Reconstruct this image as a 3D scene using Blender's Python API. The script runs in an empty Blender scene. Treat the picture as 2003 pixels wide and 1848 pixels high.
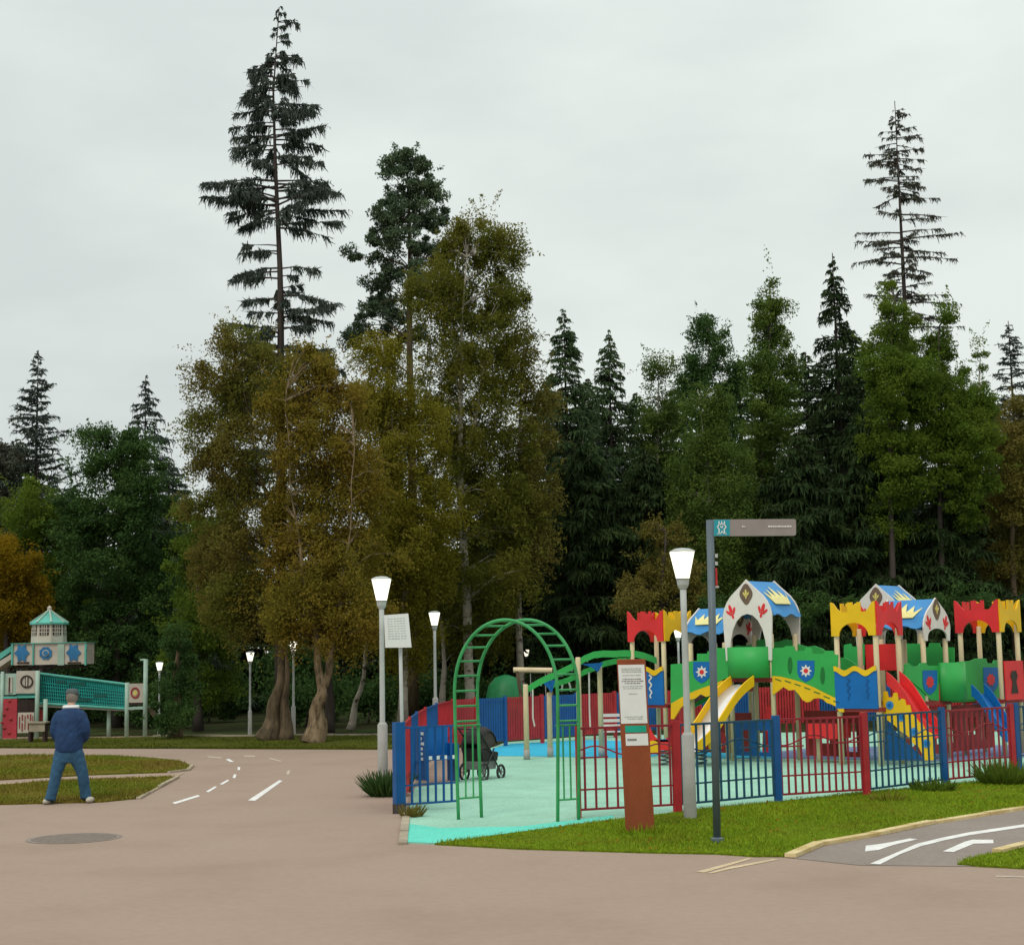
import bpy, math, random
import numpy as np
from mathutils import Vector, Matrix
sc = bpy.context.scene
COL = sc.collection
R_ = math.radians
random.seed(5)

# ------------------------------------------------------------------ camera
FPX, CX, CY = 3000.0, 1001.5, 924.0          # picture measured as 2003 x 1848
CAMZ, PITCH, ROLL = 2.05, math.atan(369 / 3000.0), 0.018
CAM = Vector((0, 0, CAMZ))
FW = Vector((0, math.cos(PITCH), math.sin(PITCH)))
UP0 = Vector((0, -math.sin(PITCH), math.cos(PITCH)))
RT0 = Vector((1, 0, 0))
RT = RT0 * math.cos(ROLL) - UP0 * math.sin(ROLL)
UP = RT0 * math.sin(ROLL) + UP0 * math.cos(ROLL)
cd = bpy.data.cameras.new('camera')
cam = bpy.data.objects.new('camera', cd)
COL.objects.link(cam)
M3 = Matrix((RT, UP, -FW)).transposed()
cam.matrix_world = Matrix.Translation(CAM) @ M3.to_4x4()
cd.sensor_fit = 'HORIZONTAL'
cd.sensor_width = 36
cd.lens = 36 * FPX / 2003.0
cd.clip_end = 2000
cd.clip_start = 0.1
sc.camera = cam

# ------------------------------------------------------------------ light
SUN_EL, SUN_AZ = R_(52), R_(205)             # azimuth clockwise from north (+Y)
w = bpy.data.worlds.new('World')
sc.world = w
w.use_nodes = True
nt = w.node_tree
for n in list(nt.nodes):
    nt.nodes.remove(n)
def N(tree, t, **kw):
    n = tree.nodes.new(t)
    for k, v in kw.items():
        setattr(n, k, v)
    return n
L = nt.links.new
wo = N(nt, 'ShaderNodeOutputWorld')
bg = N(nt, 'ShaderNodeBackground')
bg.inputs['Strength'].default_value = 0.1
sky = N(nt, 'ShaderNodeTexSky', sky_type='NISHITA')
sky.sun_disc = False
sky.sun_elevation = SUN_EL
sky.sun_rotation = SUN_AZ
sky.air_density = 1.0
tc = N(nt, 'ShaderNodeTexCoord')
sep = N(nt, 'ShaderNodeSeparateXYZ')
L(tc.outputs['Generated'], sep.inputs[0])
mp = N(nt, 'ShaderNodeMapping')
mp.inputs['Scale'].default_value = (1.2, 1.2, 3.2)
mp.inputs['Location'].default_value = (0.35, 0.0, 0.9)
L(tc.outputs['Generated'], mp.inputs[0])
no = N(nt, 'ShaderNodeTexNoise')
no.inputs['Scale'].default_value = 2.1
no.inputs['Detail'].default_value = 5
no.inputs['Roughness'].default_value = 0.5
L(mp.outputs[0], no.inputs['Vector'])
cr = N(nt, 'ShaderNodeValToRGB')
cr.color_ramp.elements[0].position = 0.36
cr.color_ramp.elements[0].color = (0.61, 0.662, 0.648, 1)
cr.color_ramp.elements[1].position = 0.60
cr.color_ramp.elements[1].color = (0.75, 0.805, 0.768, 1)
L(no.outputs['Fac'], cr.inputs[0])
# overcast sky: brighter overhead than at the horizon
zz = N(nt, 'ShaderNodeMath', operation='MULTIPLY')
L(sep.outputs['Z'], zz.inputs[0]); L(sep.outputs['Z'], zz.inputs[1])
zm = N(nt, 'ShaderNodeMath', operation='MULTIPLY_ADD')
L(zz.outputs[0], zm.inputs[0])
zm.inputs[1].default_value = 8.0
zm.inputs[2].default_value = 10.5
vm = N(nt, 'ShaderNodeVectorMath', operation='SCALE')
L(cr.outputs[0], vm.inputs[0]); L(zm.outputs[0], vm.inputs['Scale'])
mx = N(nt, 'ShaderNodeMixRGB')
mx.inputs[0].default_value = 0.95
hs = N(nt, 'ShaderNodeHueSaturation')
hs.inputs['Saturation'].default_value = 0.35
L(sky.outputs[0], hs.inputs['Color'])
L(hs.outputs[0], mx.inputs[1]); L(vm.outputs[0], mx.inputs[2])
L(mx.outputs[0], bg.inputs['Color'])
L(bg.outputs[0], wo.inputs['Surface'])

sd = bpy.data.lights.new('sun', 'SUN')
sd.energy = 1.1
sd.angle = R_(18)
sd.color = (1.0, 0.95, 0.86)
so = bpy.data.objects.new('sun', sd)
COL.objects.link(so)
sdir = Vector((math.sin(SUN_AZ) * math.cos(SUN_EL), math.cos(SUN_AZ) * math.cos(SUN_EL), math.sin(SUN_EL)))
so.rotation_euler = sdir.to_track_quat('Z', 'Y').to_euler()
so.location = sdir * 60
sc.view_settings.view_transform = 'Standard'
sc.view_settings.look = 'None'
sc.view_settings.exposure = 0.0
sc.view_settings.gamma = 1.0

# ------------------------------------------------------------------ pixel to world helpers
def ray(x, y):
    return FW * FPX + RT * (x - CX) + UP * (CY - y)
def G(x, y, z=0.0):
    d = ray(x, y)
    return CAM + d * ((z - CAMZ) / d.z)
def P(x, y, Y):
    d = ray(x, y)
    return CAM + d * (Y / d.y)
def Gp(x, Y):
    p = P(x, 1400, Y)
    return Vector((p.x, Y, 0))
def onplane(x, y, o, n):
    d = ray(x, y)
    return CAM + d * ((o - CAM).dot(n) / d.dot(n))

# ------------------------------------------------------------------ materials
MATS = {}
def mat(name, col, rough=0.6, var=0.12, scale=6.0, spec=0.3, col2=None, bump=0.0, fine=0.0, metal=0.0, ramp=None, bscale=None, stretch=None):
    m = bpy.data.materials.new(name)
    m.use_nodes = True
    t = m.node_tree
    b = t.nodes['Principled BSDF']
    b.inputs['Roughness'].default_value = rough
    b.inputs['Specular IOR Level'].default_value = spec
    b.inputs['Metallic'].default_value = metal
    c = N(t, 'ShaderNodeTexCoord')
    src = c.outputs['Object']
    if stretch:
        mpn = N(t, 'ShaderNodeMapping')
        mpn.inputs['Scale'].default_value = stretch
        t.links.new(src, mpn.inputs[0])
        src = mpn.outputs[0]
    nz = N(t, 'ShaderNodeTexNoise')
    nz.inputs['Scale'].default_value = scale
    nz.inputs['Detail'].default_value = 4
    nz.inputs['Roughness'].default_value = 0.6
    t.links.new(src, nz.inputs['Vector'])
    rp = N(t, 'ShaderNodeValToRGB')
    if ramp:
        els = rp.color_ramp.elements
        while len(els) < len(ramp):
            els.new(0.5)
        for e, (pos, cc) in zip(els, ramp):
            e.position = pos
            e.color = (*cc, 1)
    else:
        a = tuple(max(0, x * (1 - var)) for x in col)
        bb = col2 if col2 else tuple(min(1, x * (1 + var)) for x in col)
        rp.color_ramp.elements[0].position = 0.32
        rp.color_ramp.elements[0].color = (*a, 1)
        rp.color_ramp.elements[1].position = 0.68
        rp.color_ramp.elements[1].color = (*bb, 1)
    t.links.new(nz.outputs['Fac'], rp.inputs[0])
    out = rp.outputs[0]
    if fine:
        n2 = N(t, 'ShaderNodeTexNoise')
        n2.inputs['Scale'].default_value = scale * 25
        n2.inputs['Detail'].default_value = 2
        t.links.new(src, n2.inputs['Vector'])
        r2 = N(t, 'ShaderNodeMapRange')
        r2.inputs[3].default_value = 1 - fine
        r2.inputs[4].default_value = 1 + fine
        r2.inputs[1].default_value = 0.3
        r2.inputs[2].default_value = 0.7
        t.links.new(n2.outputs['Fac'], r2.inputs[0])
        v2 = N(t, 'ShaderNodeVectorMath', operation='SCALE')
        t.links.new(out, v2.inputs[0]); t.links.new(r2.outputs[0], v2.inputs['Scale'])
        out = v2.outputs[0]
    t.links.new(out, b.inputs['Base Color'])
    if bump:
        n3 = N(t, 'ShaderNodeTexNoise')
        n3.inputs['Scale'].default_value = bscale or scale * 8
        n3.inputs['Detail'].default_value = 3
        t.links.new(src, n3.inputs['Vector'])
        bp = N(t, 'ShaderNodeBump')
        bp.inputs['Strength'].default_value = bump
        bp.inputs['Distance'].default_value = 0.02
        t.links.new(n3.outputs['Fac'], bp.inputs['Height'])
        t.links.new(bp.outputs[0], b.inputs['Normal'])
    MATS[name] = m
    return m
def emit(name, col, s):
    m = bpy.data.materials.new(name)
    m.use_nodes = True
    b = m.node_tree.nodes['Principled BSDF']
    b.inputs['Base Color'].default_value = (0.9, 0.88, 0.8, 1)
    b.inputs['Emission Color'].default_value = (*col, 1)
    b.inputs['Emission Strength'].default_value = s
    return m
def leafmat(name, ramp, trans=0.25, scale=0.9):
    m = mat(name, ramp[0][1], 0.65, ramp=ramp, scale=scale, spec=0.06, fine=0.14)
    t = m.node_tree
    b = t.nodes['Principled BSDF']
    o = t.nodes['Material Output']
    tr = N(t, 'ShaderNodeBsdfTranslucent')
    src = b.inputs['Base Color'].links[0].from_socket
    t.links.new(src, tr.inputs['Color'])
    ms = N(t, 'ShaderNodeMixShader')
    ms.inputs[0].default_value = trans
    t.links.new(b.outputs[0], ms.inputs[1]); t.links.new(tr.outputs[0], ms.inputs[2])
    t.links.new(ms.outputs[0], o.inputs['Surface'])
    return m

m_asph = mat('asphalt_pinkish', (0, 0, 0), 0.9, scale=0.45, fine=0.035, spec=0.12,
             ramp=[(0.3, (0.305, 0.220, 0.174)), (0.5, (0.338, 0.246, 0.196)), (0.72, (0.350, 0.258, 0.206))])
m_asph2 = mat('asphalt_grey', (0.26, 0.215, 0.19), 0.85, 0.1, scale=0.6, fine=0.08, spec=0.12)
m_soil = mat('forest_soil', (0, 0, 0), 0.95, scale=0.5, fine=0.3, spec=0.05,
             ramp=[(0.3, (0.03, 0.022, 0.012)), (0.5, (0.03, 0.035, 0.012)), (0.7, (0.05, 0.075, 0.02))])
m_lawn = mat('lawn_ground', (0, 0, 0), 0.95, scale=0.8, fine=0.3, spec=0.05,
             ramp=[(0.3, (0.10, 0.115, 0.008)), (0.55, (0.11, 0.165, 0.006)), (0.75, (0.15, 0.19, 0.01))])
m_lawnb = mat('lawn_ground_brown', (0, 0, 0), 0.95, scale=0.7, fine=0.3, spec=0.05,
             ramp=[(0.3, (0.15, 0.095, 0.02)), (0.5, (0.12, 0.105, 0.012)), (0.7, (0.085, 0.11, 0.01))])
m_blade = mat('grass_blade', (0, 0, 0), 0.7, scale=0.7, spec=0.15, fine=0.3,
             ramp=[(0.3, (0.185, 0.21, 0.010)), (0.5, (0.175, 0.265, 0.008)), (0.7, (0.25, 0.31, 0.012))])
m_blade_shade = mat('grass_blade_shaded', (0, 0, 0), 0.7, scale=0.5, spec=0.15, fine=0.3,
             ramp=[(0.3, (0.10, 0.095, 0.014)), (0.5, (0.085, 0.105, 0.010)), (0.7, (0.12, 0.14, 0.012))])  # strip under the birches: tree shade put into the blade colour
m_bladeb = mat('grass_blade_brown', (0, 0, 0), 0.7, scale=0.5, spec=0.15, fine=0.3,
             ramp=[(0.35, (0.21, 0.145, 0.03)), (0.5, (0.17, 0.16, 0.015)), (0.68, (0.13, 0.18, 0.01))])
m_path = mat('sand_path', (0.40, 0.29, 0.20), 0.9, 0.15, scale=1.5, fine=0.15, spec=0.1)
m_kerb = mat('kerb_concrete', (0.36, 0.30, 0.22), 0.85, 0.2, scale=2.5, fine=0.1, bump=0.2)
m_kerby = mat('kerb_yellow', (0.62, 0.45, 0.17), 0.8, 0.22, scale=3.0, fine=0.12, bump=0.3, col2=(0.72, 0.58, 0.33))
m_white = mat('road_paint', (0.74, 0.72, 0.69), 0.7, 0.12, scale=5, fine=0.15)
m_faint = mat('worn_road_paint', (0.50, 0.42, 0.34), 0.8, 0.15, scale=5, fine=0.2)
m_yline = mat('worn_yellow_paint', (0.56, 0.43, 0.27), 0.8, 0.12, scale=3, fine=0.2)
m_mint = mat('rubber_mint', (0.30, 0.53, 0.41), 0.9, 0.10, scale=1.0, fine=0.12, spec=0.15)
m_turq = mat('rubber_turquoise', (0.13, 0.60, 0.48), 0.9, 0.06, scale=1.5, fine=0.12, spec=0.15)
m_cyan = mat('rubber_cyan', (0.045, 0.42, 0.62), 0.9, 0.06, scale=1.5, fine=0.12, spec=0.15)
m_greyb = mat('rubber_greyblue', (0.17, 0.22, 0.36), 0.9, 0.1, scale=1.5, fine=0.12, spec=0.15)
m_iron = mat('cast_iron', (0.175, 0.135, 0.11), 0.7, 0.2, scale=14, fine=0.2, bump=0.5, bscale=30)
m_green = mat('green_panel', (0.035, 0.36, 0.075), 0.45, 0.10, scale=1.3, fine=0.04)
m_dgreen = mat('dark_green_slot', (0.012, 0.15, 0.03), 0.6, 0.1)
m_yellow = mat('yellow_panel', (0.80, 0.47, 0.008), 0.45, 0.08, scale=1.5, fine=0.04)
m_red = mat('red_panel', (0.70, 0.030, 0.032), 0.45, 0.12, scale=1.5, fine=0.04)
m_maroon = mat('maroon_panel', (0.30, 0.035, 0.030), 0.6, 0.2, scale=2)
m_blue = mat('blue_panel', (0.004, 0.125, 0.40), 0.45, 0.12, scale=1.5, fine=0.04)
m_roofb = mat('roof_blue', (0.045, 0.235, 0.53), 0.5, 0.14, scale=2.2, fine=0.05)
m_cream = mat('cream_post', (0.70, 0.56, 0.35), 0.55, 0.10, scale=3, fine=0.06, stretch=(1, 1, 0.25))
m_gable = mat('gable_white', (0.72, 0.66, 0.61), 0.55, 0.07, scale=3)
m_brown = mat('emblem_brown', (0.16, 0.10, 0.07), 0.6, 0.1)
m_gold = mat('emblem_gold', (0.66, 0.55, 0.16), 0.5, 0.1)
m_crown = mat('crown_yellow', (0.78, 0.70, 0.30), 0.5, 0.05)
m_steel = mat('chute_steel', (0.72, 0.68, 0.66), 0.3, 0.06, metal=0.35)
m_archg = mat('arch_green_paint', (0.035, 0.30, 0.085), 0.4, 0.2, scale=3, col2=(0.06, 0.36, 0.12))
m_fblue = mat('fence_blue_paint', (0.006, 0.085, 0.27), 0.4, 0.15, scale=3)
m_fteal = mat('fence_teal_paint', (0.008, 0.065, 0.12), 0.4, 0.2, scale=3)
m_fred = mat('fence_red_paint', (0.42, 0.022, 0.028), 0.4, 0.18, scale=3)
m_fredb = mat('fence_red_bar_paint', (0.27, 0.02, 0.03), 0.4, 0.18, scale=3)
m_pole = mat('lamp_pole_grey', (0.44, 0.46, 0.44), 0.5, 0.1, scale=3, fine=0.05)
m_poleb = mat('lamp_base_grey', (0.36, 0.355, 0.33), 0.6, 0.1, scale=4, fine=0.06)
m_glow = emit('lamp_glass_lit', (1.0, 0.93, 0.74), 1.3)
m_sign = mat('sign_pole_slate', (0.105, 0.135, 0.155), 0.45, 0.12, scale=3)
m_arm = mat('sign_arm_grey', (0.27, 0.235, 0.215), 0.5, 0.07, scale=5)
m_teal = mat('sign_teal', (0.02, 0.30, 0.36), 0.5, 0.06)
m_pale = mat('print_white', (0.76, 0.76, 0.74), 0.5, 0.03)
m_ink = mat('print_ink', (0.20, 0.19, 0.19), 0.6, 0.1)
m_inkl = mat('print_ink_light', (0.42, 0.45, 0.42), 0.6, 0.1)
m_corten = mat('corten_brown', (0.27, 0.065, 0.022), 0.75, 0.16, scale=2.5, fine=0.08, stretch=(1, 1, 0.3))
m_cortens = mat('corten_dark', (0.20, 0.052, 0.025), 0.75, 0.15, scale=2.5)
m_sgreen = mat('sticker_green', (0.01, 0.36, 0.24), 0.5, 0.08)
m_bark = mat('bark_brown', (0.11, 0.078, 0.045), 0.9, 0.55, scale=8, bump=1.0, stretch=(1, 1, 0.25))
m_barkd = mat('bark_dark', (0.055, 0.042, 0.035), 0.9, 0.3, scale=4, bump=0.6, stretch=(1, 1, 0.25))
m_barkb = mat('bark_birch', (0, 0, 0), 0.85, scale=3.0, spec=0.1, stretch=(1, 1, 1.6), bump=0.3,
              ramp=[(0.36, (0.08, 0.065, 0.05)), (0.44, (0.36, 0.31, 0.25)), (0.8, (0.48, 0.43, 0.36))])
m_barkt = mat('bark_tan', (0, 0, 0), 0.9, scale=6.0, spec=0.1, stretch=(1.5, 1.5, 0.4), bump=0.8,
              ramp=[(0.36, (0.07, 0.05, 0.03)), (0.5, (0.19, 0.135, 0.08)), (0.75, (0.30, 0.22, 0.14))])
l_spruce = leafmat('needles_spruce', [(0.3, (0.021, 0.034, 0.014)), (0.5, (0.031, 0.053, 0.018)), (0.72, (0.053, 0.081, 0.025))], 0.1)
l_sprg = leafmat('needles_greygreen', [(0.3, (0.054, 0.072, 0.062)), (0.5, (0.070, 0.090, 0.072)), (0.72, (0.094, 0.109, 0.083))], 0.1)
l_sprgr = leafmat('needles_green', [(0.3, (0.051, 0.081, 0.039)), (0.5, (0.069, 0.111, 0.045)), (0.72, (0.099, 0.144, 0.051))], 0.15)
l_sprb = leafmat('needles_sparse_brown', [(0.3, (0.085, 0.076, 0.064)), (0.5, (0.095, 0.095, 0.071)), (0.72, (0.113, 0.129, 0.087))], 0.1)
l_pine = leafmat('needles_pine', [(0.3, (0.070, 0.101, 0.060)), (0.5, (0.091, 0.134, 0.074)), (0.72, (0.126, 0.165, 0.085))], 0.1)
l_orange = leafmat('leaves_orange', [(0.28, (0.177, 0.124, 0.023)), (0.45, (0.238, 0.171, 0.025)), (0.6, (0.203, 0.173, 0.025)), (0.75, (0.299, 0.209, 0.031))], 0.45, 0.55)
l_orange2 = leafmat('leaves_russet', [(0.28, (0.131, 0.115, 0.029)), (0.45, (0.188, 0.153, 0.035)), (0.6, (0.137, 0.153, 0.025)), (0.75, (0.214, 0.173, 0.040))], 0.45, 0.5)
l_yolive = leafmat('leaves_yellow_olive', [(0.3, (0.157, 0.146, 0.017)), (0.5, (0.204, 0.184, 0.019)), (0.72, (0.257, 0.221, 0.032))], 0.45, 0.6)
l_olive = leafmat('leaves_olive', [(0.3, (0.109, 0.117, 0.019)), (0.5, (0.147, 0.150, 0.022)), (0.72, (0.205, 0.177, 0.030))], 0.45, 0.5)
l_olivebr = leafmat('leaves_olive_brown', [(0.3, (0.126, 0.114, 0.026)), (0.5, (0.168, 0.144, 0.031)), (0.72, (0.216, 0.168, 0.043))], 0.3, 0.5)
l_green = leafmat('leaves_green', [(0.3, (0.081, 0.129, 0.018)), (0.5, (0.110, 0.170, 0.021)), (0.72, (0.161, 0.213, 0.025))], 0.45, 0.6)
l_mgreen = leafmat('leaves_mid_green', [(0.3, (0.069, 0.110, 0.025)), (0.5, (0.094, 0.146, 0.028)), (0.72, (0.138, 0.186, 0.033))], 0.3, 0.6)
l_dkgreen = leafmat('leaves_dark_green', [(0.3, (0.039, 0.081, 0.025)), (0.5, (0.055, 0.110, 0.029)), (0.72, (0.085, 0.146, 0.036))], 0.3, 0.6)
l_yellow = leafmat('leaves_yellow', [(0.3, (0.19, 0.125, 0.010)), (0.5, (0.26, 0.17, 0.010)), (0.72, (0.33, 0.22, 0.016))], 0.45, 0.8)

# ------------------------------------------------------------------ mesh builder
ORG = {}
class MB:
    def __init__(s):
        s.v = []; s.f = []
    def add(s, vs, fs):
        b = len(s.v)
        s.v += [tuple(x) for x in vs]
        s.f += [tuple(i + b for i in f) for f in fs]
        return s
    def obox(s, c, ax, ay, az):               # centre and three half axes
        c = Vector(c)
        vs = [c + ax * i + ay * j + az * k for k in (-1, 1) for j in (-1, 1) for i in (-1, 1)]
        return s.add(vs, [(0, 2, 3, 1), (4, 5, 7, 6), (0, 1, 5, 4), (2, 6, 7, 3), (0, 4, 6, 2), (1, 3, 7, 5)])
    def box(s, x0, y0, z0, x1, y1, z1):
        return s.obox(((x0 + x1) / 2, (y0 + y1) / 2, (z0 + z1) / 2), Vector(((x1 - x0) / 2, 0, 0)), Vector((0, (y1 - y0) / 2, 0)), Vector((0, 0, (z1 - z0) / 2)))
    def bar(s, a, b, w, h, up=Vector((0, 0, 1))):
        a = Vector(a); b = Vector(b)
        d = (b - a)
        l = d.length
        d.normalize()
        sd_ = d.cross(up)
        if sd_.length < 1e-4:
            sd_ = d.cross(Vector((1, 0, 0)))
        sd_.normalize()
        u = sd_.cross(d)
        return s.obox((a + b) / 2, d * l / 2, sd_ * w / 2, u * h / 2)
    def tube(s, pts, rad, n=8, caps=True):
        pts = [Vector(p) for p in pts]
        if not hasattr(rad, '__len__'):
            rad = [rad] * len(pts)
        vs = []; fs = []
        ref = None
        for i, p in enumerate(pts):
            d = (pts[min(i + 1, len(pts) - 1)] - pts[max(i - 1, 0)]).normalized()
            if ref is None:
                ref = d.cross(Vector((0.31, 0.95, 0.02)))
                if ref.length < 0.1:
                    ref = d.cross(Vector((1, 0, 0)))
            ref = (ref - d * ref.dot(d)).normalized()
            q = d.cross(ref)
            for k in range(n):
                a = 2 * math.pi * k / n
                vs.append(p + (ref * math.cos(a) + q * math.sin(a)) * rad[i])
        m = len(pts)
        for i in range(m - 1):
            for k in range(n):
                k2 = (k + 1) % n
                fs.append((i * n + k, i * n + k2, (i + 1) * n + k2, (i + 1) * n + k))
        if caps:
            fs.append(tuple(range(n - 1, -1, -1)))
            fs.append(tuple((m - 1) * n + k for k in range(n)))
        return s.add(vs, fs)
    def prism(s, pts, ext):                    # outline points and an extrusion vector
        pts = [Vector(p) for p in pts]
        n = len(pts)
        vs = pts + [p + ext for p in pts]
        fs = [tuple(range(n)), tuple(range(2 * n - 1, n - 1, -1))]
        fs += [(i, i + n, (i + 1) % n + n, (i + 1) % n) for i in range(n)]
        return s.add(vs, fs)
    def lathe(s, prof, c, n=16, axis=None):    # profile (r, z)
        c = Vector(c)
        vs = []; fs = []
        for r, z in prof:
            for k in range(n):
                a = 2 * math.pi * (k + 0.5) / n
                vs.append(c + Vector((r * math.cos(a), r * math.sin(a), z)))
        for i in range(len(prof) - 1):
            for k in range(n):
                k2 = (k + 1) % n
                fs.append((i * n + k, i * n + k2, (i + 1) * n + k2, (i + 1) * n + k))
        fs.append(tuple(range(n - 1, -1, -1)))
        fs.append(tuple((len(prof) - 1) * n + k for k in range(n)))
        return s.add(vs, fs)
    def ell(s, c, rx, ry, rz, n=14, m=8):
        c = Vector(c)
        prof = [(max(0.02, math.sin(math.pi * i / m)), -math.cos(math.pi * i / m)) for i in range(m + 1)]
        b = len(s.v)
        s.lathe(prof, (0, 0, 0), n)
        for i in range(b, len(s.v)):
            x, y, z = s.v[i]
            s.v[i] = (c.x + x * rx, c.y + y * ry, c.z + z * rz)
        return s
    def build(s, name, m, parent=None, smooth=False, label=None):
        off = ORG.get(parent.name, Vector((0, 0, 0))) if parent else Vector((0, 0, 0))
        me = bpy.data.meshes.new(name)
        me.from_pydata([(x - off.x, y - off.y, z - off.z) for x, y, z in s.v], [], s.f)
        me.update()
        import bmesh
        bm = bmesh.new(); bm.from_mesh(me)
        bmesh.ops.recalc_face_normals(bm, faces=bm.faces)
        bm.to_mesh(me); bm.free()
        me.materials.append(m)
        if smooth:
            me.polygons.foreach_set('use_smooth', [True] * len(me.polygons))
        o = bpy.data.objects.new(name, me)
        COL.objects.link(o)
        if parent:
            o.parent = parent
            ORG[o.name] = off
        if label:
            o['label'] = label
        return o
def tag(o, label=None, cat=None, group=None, kind=None):
    if label: o['label'] = label
    if cat: o['category'] = cat
    if group: o['group'] = group
    if kind: o['kind'] = kind
    return o
def thing(name, label, cat, loc, group=None):
    o = bpy.data.objects.new(name, None)
    o.empty_display_size = 0.3
    COL.objects.link(o)
    o.location = loc
    ORG[o.name] = Vector(loc)
    return tag(o, label, cat, group)
def copy_tree(o, parent=None):
    c = o.copy()
    COL.objects.link(c)
    if parent: c.parent = parent
    for ch in o.children:
        copy_tree(ch, c)
    return c
def quads(name, Pm, D, S, l, wd, m, parent=None, tip=0.5):
    """many small blades in one mesh: base point, direction, side, length, width"""
    n = len(Pm)
    hw = (S * (wd * 0.5)[:, None])
    v = np.empty((n, 4, 3), np.float32)
    e = Pm + D * l[:, None]
    v[:, 0] = Pm - hw; v[:, 1] = Pm + hw; v[:, 2] = e + hw * tip; v[:, 3] = e - hw * tip
    me = bpy.data.meshes.new(name)
    me.vertices.add(n * 4)
    me.vertices.foreach_set('co', v.ravel())
    me.loops.add(n * 4)
    me.loops.foreach_set('vertex_index', np.arange(n * 4, dtype=np.int32))
    me.polygons.add(n)
    me.polygons.foreach_set('loop_start', np.arange(0, n * 4, 4, dtype=np.int32))
    me.update(calc_edges=True)
    me.materials.append(m)
    o = bpy.data.objects.new(name, me)
    COL.objects.link(o)
    if parent: o.parent = parent
    return o
def unit(a):
    return a / (np.linalg.norm(a, axis=1, keepdims=True) + 1e-9)
def structure(o):
    o['kind'] = 'structure'
    return o

# ------------------------------------------------------------------ ground, roads, paths
def sheet(name, pix, z, m, z0=None):
    mb = MB()
    pts = [G(x, y) for x, y in pix]
    pts = [Vector((p.x, p.y, z)) for p in pts]
    if z0 is None:
        mb.add(pts, [tuple(range(len(pts)))])
    else:
        mb.prism([Vector((p.x, p.y, z0)) for p in pts], Vector((0, 0, z - z0)))
    return structure(mb.build(name, m))
mb = MB()
mb.add([(-600, -50, -0.03), (600, -50, -0.03), (600, 1200, -0.03), (-600, 1200, -0.03)], [(0, 1, 2, 3)])
structure(mb.build('ground', m_soil))
mb = MB()
a = G(-20, 1470); b2 = G(900, 1462)
mb.add([(-40, -10, 0), (40, -10, 0), (40, 30, 0), G(905, 1530), G(905, 1462), G(735, 1466), G(500, 1465), G(330, 1464), G(170, 1464), G(0, 1463), (-40, 38, 0)], [tuple(range(11))])
structure(mb.build('road', m_asph))
ZS = lambda x, y: (1283.4 + .35924 * x, 1523 + .35924 * y)       # enlarged lower right corner
sheet('cycle_path', [ZS(720, 430), ZS(900, 370), ZS(1180, 318), ZS(1500, 250), ZS(1800, 205), ZS(2003, 172), (2300, 1540), (2300, 1620), ZS(2003, 376), ZS(1860, 412), ZS(1740, 478), ZS(1100, 470)], 0.004, m_asph2)
LAWN_R = [(850, 1652), (1010, 1661), (1283, 1669), (1402, 1671), (1477, 1676), (1546, 1676), ZS(890, 358), ZS(1180, 308), ZS(1500, 240), ZS(1800, 192), (2003, 1583), (2300, 1532), (2300, 1487), (2003, 1521), (1851, 1537), (1643, 1557), (1485, 1573), (1380, 1583), (1283, 1595), (1200, 1605)]
LAWN_C = [ZS(1640, 468), ZS(1780, 420), ZS(1900, 405), ZS(2003, 374), (2250, 1610), (2250, 1720), ZS(2003, 492), ZS(1740, 478)]
LAWN_1 = [(-150, 1482), (0, 1479), (200, 1479), (300, 1484), (350, 1490), (374, 1498), (368, 1506), (330, 1511), (180, 1516), (0, 1526), (-150, 1534)]
LAWN_2 = [(-150, 1546), (0, 1537), (150, 1529), (280, 1523), (343, 1521), (310, 1540), (268, 1562), (200, 1569), (0, 1574), (-150, 1578)]
LAWN_F = [(-150, 1464), (0, 1462.5), (170, 1463), (330, 1463), (500, 1464), (735, 1465), (900, 1462), (900, 1441), (730, 1441), (500, 1443), (300, 1444), (0, 1449), (-150, 1451)]
sheet('lawn_by_fence', LAWN_R, 0.02, m_lawn, -0.02)
sheet('lawn_corner', LAWN_C, 0.02, m_lawn, -0.02)
sheet('lawn_island', LAWN_1, 0.03, m_lawnb, -0.02)
sheet('lawn_island_front', LAWN_2, 0.03, m_lawnb, -0.02)
sheet('lawn_strip', LAWN_F, 0.05, mat('lawn_ground_shaded', (.07, .075, .010), .95, .25, scale=.8, fine=.3, spec=.05), -0.02)  # strip ground coloured darker to carry the shade of the trees
sheet('sand_path', [(-150, 1452), (0, 1448), (300, 1444), (500, 1442.5), (730, 1440.5), (900, 1440), (900, 1437.5), (500, 1439), (300, 1440), (0, 1443), (-150, 1445)], 0.02, m_path, -0.025)
sheet('sand_path_across', [(-150, 1541), (0, 1532), (180, 1523), (330, 1516), (362, 1512), (345, 1519), (280, 1521), (150, 1527), (0, 1535.5), (-150, 1544)], 0.008, m_path)
# playground rubber floor
sheet('playground_floor', [(791, 1649), (850, 1651.5), (1200, 1604), (1283, 1594), (1380, 1582), (1485, 1572), (1643, 1556), (1851, 1536), (2003, 1520), (2300, 1486), (2600, 1452), (2600, 1425), (1600, 1432), (1150, 1440), (990, 1452), (958, 1464), (938, 1490), (893, 1530), (812, 1541), (797, 1590)], 0.012, m_mint, -0.02)
sheet('playground_floor_front', [(791.5, 1648.6), (850, 1651), (1020, 1628), (1200, 1603.5), (1200, 1596), (1020, 1618), (860, 1621), (794, 1612)], 0.016, m_turq)
sheet('playground_floor_cyan', [(950, 1479), (1040, 1480), (1260, 1484), (1330, 1470), (1300, 1452), (1150, 1448), (1000, 1455), (965, 1464)], 0.016, m_cyan)
sheet('playground_floor_greyblue', [(1520, 1484), (1700, 1487), (1830, 1490), (2003, 1482), (2200, 1460), (1990, 1458), (1600, 1462), (1530, 1470)], 0.016, m_greyb)
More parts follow.
